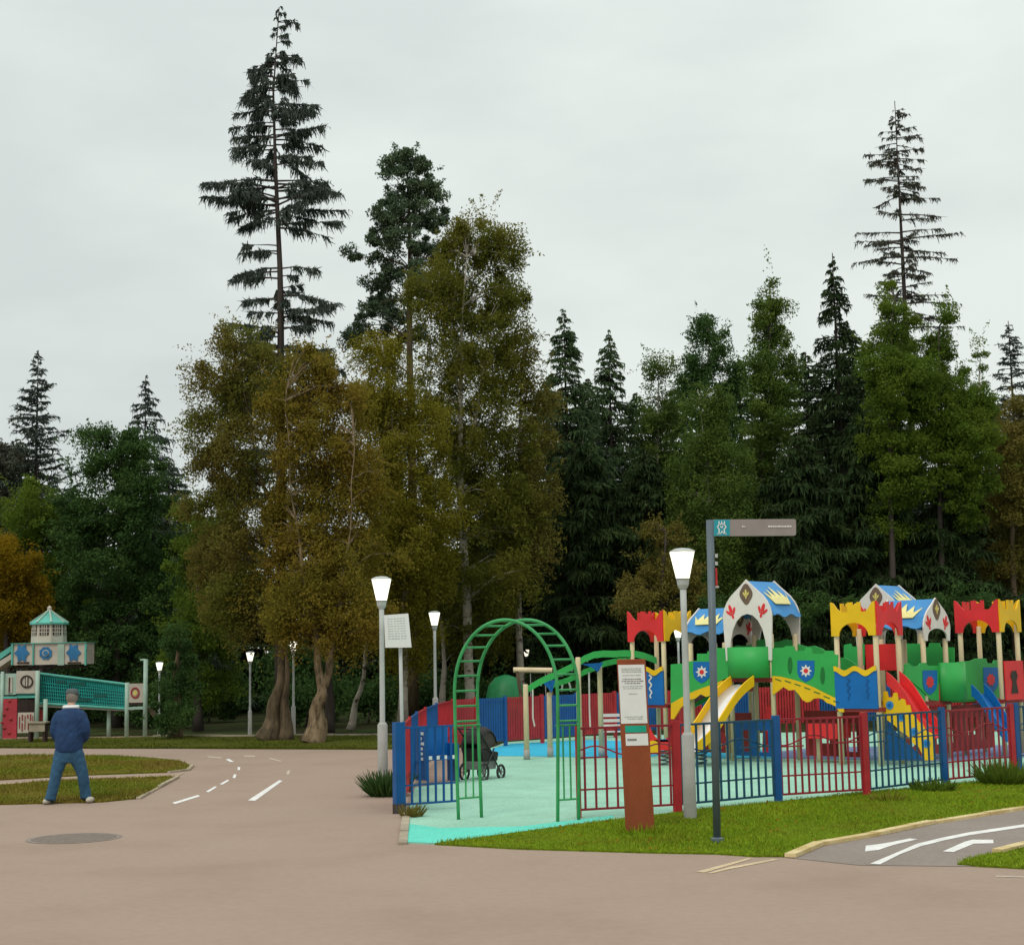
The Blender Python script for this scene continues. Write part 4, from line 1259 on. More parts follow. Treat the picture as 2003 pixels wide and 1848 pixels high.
# spring riders
def rider(x, y, m1, label, hood):
    p = G(x, y)
    t = thing('spring_rider', label, 'spring rider', p, 'spring riders inside the fence')
    pts = [p + Vector((.09 * math.cos(k * .7), .09 * math.sin(k * .7), k * .30 / 36)) for k in range(37)]
    MB().tube(pts, .016, 6).build('spring', m_sign, t, True)
    out = [(-.42, .30), (.40, .30), (.48, .42), (.44, .60), (.30, .66), (.18, .62), (.05, .50), (-.12, .50), (-.22, .62), (-.30, .82), (-.42, .84), (-.46, .60)]
    for sy in (-.13, .10):
        sd_ = MB().prism([p + Vector((a_, sy, b_)) for a_, b_ in out], Vector((0, .03, 0))).build('side_panel', m1, t)
        mb = MB()
        for cx_ in (-.22, .24):
            mb.prism([p + Vector((cx_ + .13 * math.cos(q), sy - (.012 if sy < 0 else -.032), .36 + .13 * math.sin(q))) for q in [2 * math.pi * k / 16 for k in range(16)]], Vector((0, .01, 0)))
        mb.build('wheel_disc', m_yellow, sd_)
    MB().box(p.x - .2, p.y - .13, .46, p.x + .12, p.y + .13, .50).build('seat', m_blue, t)
    MB().tube([p + Vector((.24, -.22, .72)), p + Vector((.24, .22, .72))], .018, 8).build('handle', m_poleb, t)
rider(1300, 1497, m_red, 'red spring rider car with yellow wheels beside the brown column', 0)
rider(1374, 1495, m_fred, 'red spring rider just right of the tall lamp base', 0)

# ------------------------------------------------------------------ ship playset at the far left
YS = 46.0
ship = thing('ship_playset', 'turquoise and white wooden ship playset with a lighthouse cabin and net tunnel', 'playset', Gp(120, YS))
m_sgr = mat('ship_turquoise', (.10, .40, .33), .6, .15, scale=2, fine=.06)
m_swh = mat('ship_white', (.50, .44, .37), .7, .12, scale=3, fine=.06)
m_spale = mat('ship_pale_green', (.34, .46, .38), .65, .12, scale=2, fine=.06)
m_sdk = mat('ship_dark', (.05, .025, .022), .7, .2)
m_net = mat('net_turquoise', (.015, .30, .27), .7, .15, scale=2)
m_netd = mat('net_dark', (.012, .10, .085), .7, .15, scale=2)
m_sred = mat('climb_red', (.42, .04, .055), .6, .12, scale=2)
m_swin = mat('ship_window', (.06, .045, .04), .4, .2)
m_sblue = mat('ship_blue', (.03, .16, .34), .6, .2, scale=4)
ZD = lambda x, y: (.17941 * x, 1155.1 + .17941 * y)
def rect(x0, y0, x1, y1, Y, dep, name, m, par=ship, label=None):
    a_ = P(*ZD(x0, y1), Y); b_ = P(*ZD(x1, y0), Y)
    return MB().box(a_.x, Y, a_.z, b_.x, Y + dep, b_.z).build(name, m, par, label=label)
def poly(pix, Y, dep, name, m, par=ship):
    return MB().prism([P(*ZD(*q), Y) for q in pix], Vector((0, dep, 0))).build(name, m, par)
def pole(x, y0, y1, Y, r=.07):
    a_ = P(*ZD(x, y1), Y); b_ = P(*ZD(x, y0), Y)
    return MB().tube([Vector((a_.x, Y, min(a_.z, 2.5) if y1 < 1500 else 0)), Vector((a_.x, Y, b_.z))], r, 10).build('post', m_spale, ship, True)
# lighthouse cabin
pc_ = P(*ZD(533, 570), YS + .75)
zt_ = P(*ZD(535, 205), YS + .75).z; ze_ = P(*ZD(535, 362), YS + .75).z
r0 = 185 * .17941 * (YS + .75) / 3000
cab = MB().lathe([(r0 * 1.03, pc_.z - .1), (r0 * .97, ze_)], (pc_.x, pc_.y, 0), 8).build('cabin', m_swh, ship)
rf = MB().lathe([(r0 * 1.10, ze_ - .02), (r0 * 1.10, ze_ + .03), (r0 * .10, zt_ - .05), (.02, zt_)], (pc_.x, pc_.y, 0), 8).build('roof', m_sgr, ship)
mb = MB()
for k in range(8):
    a_ = 2 * math.pi * (k + .5) / 8
    dv_ = Vector((math.cos(a_), math.sin(a_), 0))
    mb.bar(Vector((pc_.x, pc_.y, ze_ + .045)) + dv_ * r0 * 1.10, Vector((pc_.x, pc_.y, zt_ - .03)) + dv_ * r0 * .10, .05, .03)
mb.build('ridge_rib', m_spale, rf)
MB().lathe([(.06, zt_ - .03), (.07, zt_ + .06), (.01, zt_ + .12)], (pc_.x, pc_.y, 0), 8).build('finial', m_swh, rf)
for k in range(8):
    a_ = 2 * math.pi * k / 8
    dv_ = Vector((math.cos(a_), math.sin(a_), 0)); tv = Vector((-dv_.y, dv_.x, 0))
    ap = r0 * .985 * math.cos(math.pi / 8)
    if dv_.y < .3:
        wn = MB().obox(Vector((pc_.x, pc_.y, ze_ - .20)) + dv_ * (ap + .008), tv * r0 * .27, dv_ * .008, ZV * .155).build('window', m_swin, ship)
        mb = MB()
        for i in (-1, 0, 1):
            mb.obox(Vector((pc_.x, pc_.y, ze_ - .20)) + dv_ * (ap + .02) + tv * i * r0 * .13, tv * .012, dv_ * .005, ZV * .155)
        for i in (-.4, .4):
            mb.obox(Vector((pc_.x, pc_.y, ze_ - .20 + i * .13)) + dv_ * (ap + .021), tv * r0 * .27, dv_ * .005, ZV * .012)
        mb.build('lattice', m_swh, wn)
# upper platform
up1 = rect(120, 565, 940, 812, YS + .2, .9, 'platform_wall', m_swh)
rect(115, 558, 945, 580, YS + .14, 1.0, 'rail', m_sgr)
rect(118, 575, 140, 812, YS + .14, .08, 'rail_post', m_sgr); rect(920, 575, 942, 812, YS + .14, .08, 'rail_post', m_sgr)
rect(350, 580, 368, 812, YS + .14, .08, 'rail_post', m_sgr); rect(625, 580, 700, 812, YS + .16, .04, 'rail_post', m_spale)
rect(170, 815, 890, 850, YS + .4, .7, 'platform_beam', m_sdk)
wc = ZD(497, 680)
def disc(c, r, Y, name, m, par, n=20, star=0, ky=1):
    pts = []
    for k in range(n):
        rr = r * (1 + (star if k % 2 else 0))
        pts.append(P(c[0] + rr * math.sin(2 * math.pi * k / n), c[1] + ky * rr * math.cos(2 * math.pi * k / n), Y))
    return MB().prism(pts, Vector((0, .02, 0))).build(name, m, par)
d1 = disc(wc, 11.5, YS + .17, 'ship_wheel', m_sblue, up1, 16, .15)
disc(wc, 6.5, YS + .145, 'wheel_ring', m_swh, d1); disc(wc, 4.8, YS + .12, 'wheel_hub', m_sblue, d1)
disc(ZD(237, 680), 10, YS + .17, 'blue_star', m_sblue, up1, 12, .5, 1.3); disc(ZD(800, 675), 10, YS + .17, 'blue_star', m_sblue, up1, 12, .5, 1.3)
rect(185, 775, 315, 795, YS + .16, .03, 'vent_slot', m_sdk, up1); rect(735, 775, 880, 795, YS + .16, .03, 'vent_slot', m_sdk, up1)
# stair / covered slide at the left
poly([(-60, 720), (120, 600), (120, 660), (-60, 790)], YS + .6, .6, 'stair_rail', m_sgr)
poly([(-60, 800), (120, 690), (130, 740), (-60, 870)], YS + .5, .7, 'stair_side', m_swh)
# lower deck: posts and panels
for x, y0, y1 in ((398, 870, 1600), (490, 1180, 1600), (1380, 1000, 1600), (1580, 745, 1600), (1185, 1280, 1600), (12, 880, 1600)):
    pole(x, y0, y1, YS if x != 1185 else YS + .6, .065 if x > 100 else .05)
rect(-60, 900, 180, 1135, YS + .05, .05, 'deck_panel', m_spale)
rect(80, 940, 135, 1115, YS + .02, .04, 'panel_slot', m_swh)
rect(92, 945, 108, 1110, YS - .0, .03, 'panel_bar', m_sdk)
pn = rect(175, 870, 400, 1120, YS + .05, .05, 'deck_panel', m_swh)
c0_ = ZD(290, 990)
def ringm(c, r0_, r1_, Y, name, m, par, ky=1.0):
    mb = MB(); n = 24
    for k in range(n):
        q0_, q1_ = 2 * math.pi * k / n, 2 * math.pi * (k + 1) / n
        pts = [P(c[0] + r * math.sin(q), c[1] + ky * r * math.cos(q), Y) for q, r in ((q0_, r0_), (q1_, r0_), (q1_, r1_), (q0_, r1_))]
        mb.prism(pts, Vector((0, .02, 0)))
    return mb.build(name, m, par)
ringm(c0_, 9.8, 12.6, YS + .02, 'painted_ring', m_sdk, pn)
rect(272, 930, 308, 1050, YS + .025, .03, 'painted_bar', m_swin, pn)
rect(282, 940, 298, 1040, YS + .0, .02, 'painted_bar_light', m_swh, pn)
rect(185, 1095, 390, 1145, YS + .06, .04, 'deck_rail', m_netd); rect(170, 1145, 400, 1170, YS + .0, .2, 'deck_rail', m_sgr)
rect(-60, 1150, 185, 1178, YS - .02, .2, 'deck_rail', m_sgr)
cw = rect(-60, 1178, 186, 1612, YS - .02, .08, 'climbing_wall', m_sred)
for x, y in ((105, 1200), (75, 1280), (45, 1350), (118, 1400), (48, 1495), (100, 1550), (20, 1440)):
    q = P(*ZD(x, y), YS - .02)
    MB().ell(q, .055, .04, .05, 8, 6).build('climbing_hold', m_maroon, cw)
bp = rect(190, 1325, 372, 1550, YS - .0, .05, 'play_board', m_swh)
for i, (x, y, w_, h_) in enumerate(((205, 1370, 10, 130), (235, 1350, 12, 60), (232, 1440, 12, 90), (265, 1360, 10, 150), (295, 1350, 12, 40), (300, 1420, 10, 90), (325, 1345, 12, 70), (330, 1440, 14, 80), (350, 1360, 8, 130))):
    rect(x, y, x + w_, y + h_, YS - .025, .022, 'letter_bar', m_maroon, bp)
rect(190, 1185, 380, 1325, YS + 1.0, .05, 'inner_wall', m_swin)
rect(415, 1290, 490, 1410, YS + .5, .05, 'inner_board', m_maroon)
# net tunnel
mb = MB()
tl0, tl1 = (420, 900), (1362, 1018); bl0, bl1 = (420, 1225), (1362, 1285)
def tun(x, f_):
    k = (x - 420) / 942
    return (x, tl0[1] + (tl1[1] - tl0[1]) * k + (bl0[1] + (bl1[1] - bl0[1]) * k - tl0[1] - (tl1[1] - tl0[1]) * k) * f_)
poly([tun(420, .0), tun(1362, .0), tun(1362, .26), tun(900, .22), tun(420, .10)], YS + .3, .04, 'net_top', m_net)
mb = MB()
for k in range(40):
    x = 425 + k * 24
    mb.bar(P(*ZD(*tun(x, .04)), YS + .28), P(*ZD(*tun(min(x + 20, 1362), 1)), YS + .28), .022, .022)
for f_ in (.3, .42, .54, .66, .78, .9):
    mb.bar(P(*ZD(*tun(420, f_)), YS + .27), P(*ZD(*tun(1362, f_)), YS + .27), .022, .022)
mb.build('net', m_net, ship)
poly([tun(420, .12), tun(1362, .22), tun(1362, .98), tun(420, .98)], YS + 1.3, .03, 'net_back', m_netd)
mb = MB()
for f_ in (0, 1):
    mb.tube([P(*ZD(*tun(400, f_)), YS + .25), P(*ZD(*tun(1375, f_)), YS + .25)], .04, 8)
mb.build('tunnel_rail', m_sgr, ship)
poly([tun(420, 1.02), tun(1375, 1.02), tun(1375, 1.1), tun(420, 1.12)], YS + .3, 1.0, 'tunnel_floor', m_swh)
mb = MB()
for x0, x1, y in ((610, 725, 990), (745, 935, 1015), (780, 860, 1140), (1020, 1145, 1145), (790, 1000, 1185)):
    x = x0
    while x < x1:
        q = P(*ZD(x, y), YS + .24)
        mb.box(q.x, q.y, q.z - .05, q.x + .05, q.y + .015, q.z + .05); x += 24
mb.build('lettering', m_netd, ship)
# right platform
rp = rect(1395, 1010, 1562, 1220, YS - .02, .05, 'deck_panel', m_swh)
ringm(ZD(1472, 1112), 6.2, 8.8, YS - .045, 'painted_ring', m_maroon, rp, 1.25)
disc(ZD(1472, 1112), 4.2, YS - .045, 'painted_disc', m_gold, rp, 14, 0, 1.3)
rect(1385, 1268, 1590, 1294, YS - .05, .9, 'platform_edge', m_spale)
rect(1400, 1222, 1560, 1245, YS + .0, .04, 'vent_slot', m_sdk)
poly([(1592, 1262), (1640, 1290), (1700, 1380), (1715, 1410), (1690, 1405), (1640, 1345), (1592, 1300)], YS + .1, .4, 'slide', m_bark)
MB().tube([P(*ZD(1580, 752), YS), P(*ZD(1530, 755), YS)], .03, 6).build('bracket', m_spale, ship)
q = P(*ZD(405, 1600), YS - 3.5)
bq = Gp(73, 43.5)
t = thing('park_bench', 'small pale park bench between the red climbing wall and the person', 'bench', bq)
MB().box(bq.x - .26, bq.y - .2, .57, bq.x + .3, bq.y + .2, .61).build('seat', m_kerb, t)
MB().box(bq.x - .18, bq.y - .16, .34, bq.x + .26, bq.y - .12, .57).build('front_board', m_kerb, t)
for xx in (-.18, .22):
    MB().box(bq.x + xx - .03, bq.y - .11, 0, bq.x + xx + .03, bq.y + .18, .57).build('leg', m_sdk, t)

# ------------------------------------------------------------------ person
def skinned(name, J, E, m, parent, sub=2, root=0, smooth=0):
    me = bpy.data.meshes.new(name)
    me.from_pydata([j[:3] for j in J], E, [])
    ob = bpy.data.objects.new(name, me)
    COL.objects.link(ob)
    sk = ob.modifiers.new('skin', 'SKIN')
    sk.use_smooth_shade = True
    sv = me.skin_vertices[0].data
    for i, j in enumerate(J):
        r = j[3]
        sv[i].radius = (r, r) if not hasattr(r, '__len__') else r
        sv[i].use_root = (i == root)
    if smooth:
        sm_ = ob.modifiers.new('sm', 'SMOOTH'); sm_.factor = .5; sm_.iterations = smooth
    ss = ob.modifiers.new('sub', 'SUBSURF'); ss.levels = sub; ss.render_levels = sub
    dg = bpy.context.evaluated_depsgraph_get()
    m2 = bpy.data.meshes.new_from_object(ob.evaluated_get(dg))
    bpy.data.objects.remove(ob)
    m2.name = name
    m2.materials.clear(); m2.materials.append(m)
    m2.polygons.foreach_set('use_smooth', [True] * len(m2.polygons))
    o = bpy.data.objects.new(name, m2)
    COL.objects.link(o)
    o.parent = parent
    return o
m_skin = mat('skin', (.50, .30, .22), .6, .08)
m_jack = mat('jacket_denim_blue', (.013, .041, .112), .8, .28, scale=7, bump=.4, bscale=14)
m_jean = mat('jeans_blue', (.030, .090, .165), .85, .22, scale=6, bump=.4, bscale=14)
m_cap = mat('cap_grey', (.085, .10, .10), .8, .15)
m_hair = mat('hair_grey', (.20, .17, .14), .8, .2)
m_shoe = mat('shoe_light', (.42, .38, .31), .7, .15)
pf = (G(95, 1573) + G(170, 1570)) / 2
per = thing('person', 'person in a blue jacket and jeans walking away with hands in pockets', 'person', pf)
# local axes: x right in the picture, y away
LF = G(95, 1573) - pf; RF = G(170, 1570) - pf
LFt = Vector((LF.x, LF.y, 0)); RFt = Vector((RF.x, RF.y, 0))
hip = Vector((.0, 0, .90)); 
HL = Vector((-.095, 0, .88)); HR = Vector((.10, 0, .88))
KL = Vector((-.17, -.04, .48)); KR = Vector((.20, .05, .47))
AL = Vector((LFt.x + .02, LFt.y, .09)); AR = Vector((RFt.x - .03, RFt.y + .05, .10))
tilt = Vector((.0, .05, 0))
jb = [(0, 0, .92, .10), (0, .01, 1.12, .11), (0, .03, 1.34, .12), (0, .08, 1.46, .07), (0, .105, 1.52, .055), (0, .13, 1.58, .082), (0, .15, 1.65, .085),
      (-.14, .05, 1.36, .04), (-.225, .0, 1.10, .03), (-.19, .07, 1.0, .03), (-.15, .14, .93, .025),
      (.14, .05, 1.36, .04), (.25, .0, 1.10, .03), (.20, .07, 1.0, .03), (.15, .14, .93, .025),
      (*HL, .06), (*KL, .045), (*AL, .03), (*HR, .06), (*KR, .045), (*AR, .03)]
eb = [(0, 1), (1, 2), (2, 3), (3, 4), (4, 5), (5, 6), (2, 7), (7, 8), (8, 9), (9, 10), (2, 11), (11, 12), (12, 13), (13, 14), (0, 15), (15, 16), (16, 17), (0, 18), (18, 19), (19, 20)]
body = skinned('body', jb, eb, m_skin, per)
def remeshed(name, mb, m, parent, vox=.016, it=10, fold=.006):
    me = bpy.data.meshes.new(name)
    me.from_pydata(mb.v, [], mb.f)
    ob = bpy.data.objects.new(name, me)
    COL.objects.link(ob)
    rm = ob.modifiers.new('r', 'REMESH'); rm.mode = 'VOXEL'; rm.voxel_size = vox
    sm_ = ob.modifiers.new('s', 'SMOOTH'); sm_.factor = .5; sm_.iterations = it
    dg = bpy.context.evaluated_depsgraph_get()
    m2 = bpy.data.meshes.new_from_object(ob.evaluated_get(dg))
    bpy.data.objects.remove(ob)
    n = len(m2.vertices)
    co = np.empty(n * 3); no_ = np.empty(n * 3)
    m2.vertices.foreach_get('co', co); m2.vertices.foreach_get('normal', no_)
    co = co.reshape(-1, 3); no_ = no_.reshape(-1, 3)
    f_ = np.sin(co[:, 2] * 31 + 4 * np.sin(co[:, 0] * 11 + co[:, 2] * 3) + co[:, 1] * 9) * np.sin(co[:, 0] * 17 - co[:, 2] * 13 + 1) + .5 * np.sin(co[:, 2] * 58 + 5 * np.sin(co[:, 0] * 23))
    co = co + no_ * (fold * .5 * f_)[:, None]
    m2.vertices.foreach_set('co', co.ravel())
    m2.name = name
    m2.materials.clear(); m2.materials.append(m)
    m2.polygons.foreach_set('use_smooth', [True] * len(m2.polygons))
    o = bpy.data.objects.new(name, m2)
    COL.objects.link(o)
    o.parent = parent
    return o
def rings(mb, rows, n=20):
    vs = []; fs = []
    for (x, y, z, rx, ry) in rows:
        for k in range(n):
            q = 2 * math.pi * k / n
            vs.append((x + rx * math.cos(q), y + ry * math.sin(q), z))
    for i in range(len(rows) - 1):
        for k in range(n):
            k2 = (k + 1) % n
            fs.append((i * n + k, i * n + k2, (i + 1) * n + k2, (i + 1) * n + k))
    fs.append(tuple(range(n - 1, -1, -1))); fs.append(tuple((len(rows) - 1) * n + k for k in range(n)))
    return mb.add(vs, fs)
mb = MB()
rings(mb, [(0, .0, .78, .195, .15), (0, .0, .84, .212, .165), (0, .0, .98, .215, .17), (0, .01, 1.12, .20, .165), (0, .025, 1.26, .195, .16), (0, .045, 1.36, .185, .145), (0, .065, 1.43, .14, .115), (0, .085, 1.49, .085, .085)])
for sg, el in ((-1, (-.228, .0, 1.10)), (1, (.258, -.01, 1.10))):
    mb.tube([(sg * .13, .05, 1.385), (sg * .18, .035, 1.32), (el[0] * .96, el[1] + .01, el[2] + .10), el, (el[0] * .93, .05, 1.02), (sg * .18, .12, .95)], [.075, .088, .078, .074, .070, .062], 14)
remeshed('jacket', mb, m_jack, per)
mb = MB()
rings(mb, [(0, 0, .62, .13, .11), (0, 0, .70, .165, .125), (0, 0, .80, .18, .14), (0, 0, .95, .17, .13)])
for kn, an, sg in ((KL, AL, -1), (KR, AR, 1)):
    hp = Vector((sg * .095, 0, .82)); top_ = Vector((an.x, an.y, .05))
    mb.tube([hp, hp.lerp(kn, .5) + Vector((sg * -.005, 0, 0)), kn, kn.lerp(top_, .55) + Vector((0, .015, 0)), top_ + Vector((0, .01, .03)), top_], [.115, .112, .092, .082, .084, .086], 14)
remeshed('jeans', mb, m_jean, per, it=6, fold=.007)
mb = MB()
pp = pf
mb.tube([pp + Vector((.105 * math.cos(q), .085 + .085 * math.sin(q), 1.468)) for q in [2 * math.pi * k / 16 for k in range(17)]], .03, 8, caps=False)
mb.build('collar', m_pale, per, True)
MB().ell(pp + Vector((0, .125, 1.62)), .090, .105, .115).build('hair', m_hair, per, True)
mb = MB()
mb.lathe([(.094, 1.675), (.100, 1.70), (.096, 1.735), (.074, 1.765), (.02, 1.778)], pp + Vector((0, .135, -.025)), 18)
cp_ = mb.build('cap', m_cap, per, True)
MB().prism([pp + Vector((.095 * math.cos(q), .20 + .12 * math.sin(q), 1.65)) for q in [math.pi * k / 10 for k in range(11)]], Vector((0, 0, .014))).build('visor', m_cap, cp_)
for sg in (-1, 1):
    MB().ell(pp + Vector((sg * .093, .14, 1.59)), .018, .028, .036, 8, 6).build('ear', m_skin, body, True)
for ft, dx, dy in ((LFt, -.06, .10), (RFt, .07, .06)):
    mb = MB()
    q = pp + Vector((ft.x, ft.y, 0))
    sh = [(-.045, -.09, .0, .045), (-.0, .0, 0, .05)]
    mb.ell(q + Vector((dx * .6, dy * .4, .045)), .062, .13, .05, 12, 8)
    mb.build('shoe', m_shoe, per, True)
# hands hidden in the pockets: five curled fingers each
for sg in (-1, 1):
    h0 = Vector((sg * .15, .12, .92))
    J = [(*h0, .03), (h0.x - sg * .02, h0.y + .02, h0.z - .05, .032)]
    E = [(0, 1)]
    for k in range(4):
        b0 = Vector((h0.x - sg * .02, h0.y - .015 + k * .018, h0.z - .07))
        J += [(*b0, .009), (b0.x - sg * .012, b0.y, b0.z - .03, .008), (b0.x - sg * .03, b0.y, b0.z - .042, .007)]
        n0 = len(J) - 3
        E += [(1, n0), (n0, n0 + 1), (n0 + 1, n0 + 2)]
    J += [(h0.x - sg * .03, h0.y - .035, h0.z - .045, .010), (h0.x - sg * .045, h0.y - .045, h0.z - .07, .009)]
    E += [(1, len(J) - 2), (len(J) - 2, len(J) - 1)]
    skinned('hand', J, E, m_skin, body, 1, root=1)

# ------------------------------------------------------------------ trees
def tree_empty(name, label, x, y, group=None, cat='tree'):
    return thing(name, label, cat, Vector((x, y, 0)), group)
def trunk_tube(mb, H, r0, lean=(0, 0), wob=.08, rng=random, top=.02, n=10, seg=12):
    pts = []; rad = []
    ph = rng.uniform(0, 6)
    for k in range(seg + 1):
        f_ = k / seg
        z = H * f_
        pts.append((lean[0] * f_ + wob * math.sin(ph + f_ * 5) * f_, lean[1] * f_ + wob * math.cos(ph * 2 + f_ * 4) * f_, z))
        rad.append(max(top, r0 * (1 - f_) ** .85 * (1 + .35 * math.exp(-z * 2.2))))
    mb.tube(pts, rad, n)
    return pts
def conifer(label,  xt, yt, Y, ext, zb_f=.08, mleaf=l_spruce, mbark=m_barkd, spacing=.36, nb=6, droop=.6, sl=.26, sw=.055, dens=34, seed=1, rise=.10, sag=.28, name='spruce_tree', wood=True, lo=.55, pts_x=None, r0=None, group=None, gap=0.0, fan=.28, flat=0.0, clumpy=False):
    """ext(z, side) gives branch reach in metres at height z on the left (-1) or right (+1)"""
    rng = np.random.default_rng(seed)
    tp = P(xt, yt, Y)
    H = tp.z
    t = tree_empty(name, label, tp.x, Y, group)
    mb = MB()
    cx_f = (lambda z: 0.0) if pts_x is None else pts_x
    tr0 = r0 or .012 * H
    pts = [(cx_f(H * k / 16), 0, H * k / 16) for k in range(17)]
    mb.tube(pts, [max(.018, tr0 * (1 - k / 16) ** .9) for k in range(17)], 8)
    Ps, Ds, Ss, Ls, Ws = [], [], [], [], []
    z = H * zb_f
    while z < H - .08:
        for k in range(nb):
            if rng.uniform() < gap: continue
            az = rng.uniform(0, 2 * math.pi)
            if rng.uniform() < flat: az = rng.choice([0, math.pi]) + rng.normal(0, .35)
            c_, s_ = math.cos(az), math.sin(az)
            r = ext(z, -1) * (1 - c_) / 2 + ext(z, 1) * (1 + c_) / 2
            Lb = max(.06, r * rng.uniform(lo, 1.08))
            zb = z + rng.uniform(-.5, .5) * spacing
            n = int(dens * Lb) + 3
            tt = .08 + .92 * rng.uniform(0, 1, n) ** .75
            if clumpy:
                kc_ = rng.uniform(.25, 1, 2 + int(Lb * 2.2))
                tt = np.clip(rng.choice(kc_, n) + rng.normal(0, .06, n), .08, 1.02)
            rs = rise * rng.uniform(.3, 1.8); sg = sag * rng.uniform(.4, 1.5)
            x0 = cx_f(zb)
            pos = np.c_[x0 + c_ * Lb * tt, s_ * Lb * tt, zb + Lb * (rs * tt - sg * tt ** 2 + .55 * sg * np.clip(tt - .6, 0, 1) ** 2 * 3)]
            tan = np.array([c_, s_, rs - sg])
            perp = np.array([-s_, c_, 0])
            sd_ = rng.choice([-1, 1], n)
            pos = pos + perp[None] * (sd_ * rng.uniform(0, fan, n) * Lb * (1.05 - tt))[:, None]
            D = tan[None] * .55 + perp[None] * (sd_ * rng.uniform(.1, .8, n))[:, None] + np.array([0, 0, -1])[None] * (droop * rng.uniform(.2, 1.3, n))[:, None]
            D = unit(D)
            S = unit(np.cross(D, rng.normal(0, 1, (n, 3))))
            l1 = sl * rng.uniform(.35, 1.1, n) * min(1, .35 + Lb * .6)
            Ps.append(pos); Ds.append(D); Ss.append(S)
            Ls.append(l1); Ws.append(sw * rng.uniform(.6, 1.4, n))
            D2 = unit(D * .45 + np.array([0, 0, -1])[None] * (droop * rng.uniform(.3, 1.6, n))[:, None] + rng.normal(0, .35, (n, 3)))
            Ps.append(pos + D * (l1 * .7)[:, None]); Ds.append(D2); Ss.append(unit(np.cross(D2, rng.normal(0, 1, (n, 3)))))
            Ls.append(l1 * rng.uniform(.4, 1.3, n)); Ws.append(sw * rng.uniform(.5, 1.1, n))
            D3 = unit(tan[None] + rng.normal(0, .55, (n, 3)))
            Ps.append(pos); Ds.append(D3); Ss.append(unit(np.cross(D3, rng.normal(0, 1, (n, 3)))))
            Ls.append(l1 * rng.uniform(.3, .8, n)); Ws.append(sw * rng.uniform(.5, 1.1, n))
            if wood and Lb > .4:
                bp = [Vector((x0 + c_ * Lb * q, s_ * Lb * q, zb + Lb * (rs * q - sg * q * q + .55 * sg * max(0, q - .6) ** 2 * 3))) for q in (0, .35, .7, .97)]
                mb.tube(bp, [.012 + .014 * Lb, .010 + .009 * Lb, .012, .006], 4, False)
        z += spacing * (rng.choice([.35, .6, 1.0, 1.6]) if clumpy else (.7 + .6 * rng.uniform())) * (1 if z < H * .85 else .6)
    o_ = t
    me = MB(); me.v = [(v[0] + tp.x, v[1] + Y, v[2]) for v in mb.v]; me.f = mb.f
    me.build('trunk', mbark, t, True)
    quads('crown', np.concatenate(Ps), np.concatenate(Ds), np.concatenate(Ss), np.concatenate(Ls), np.concatenate(Ws), mleaf, t, .35)
    return t
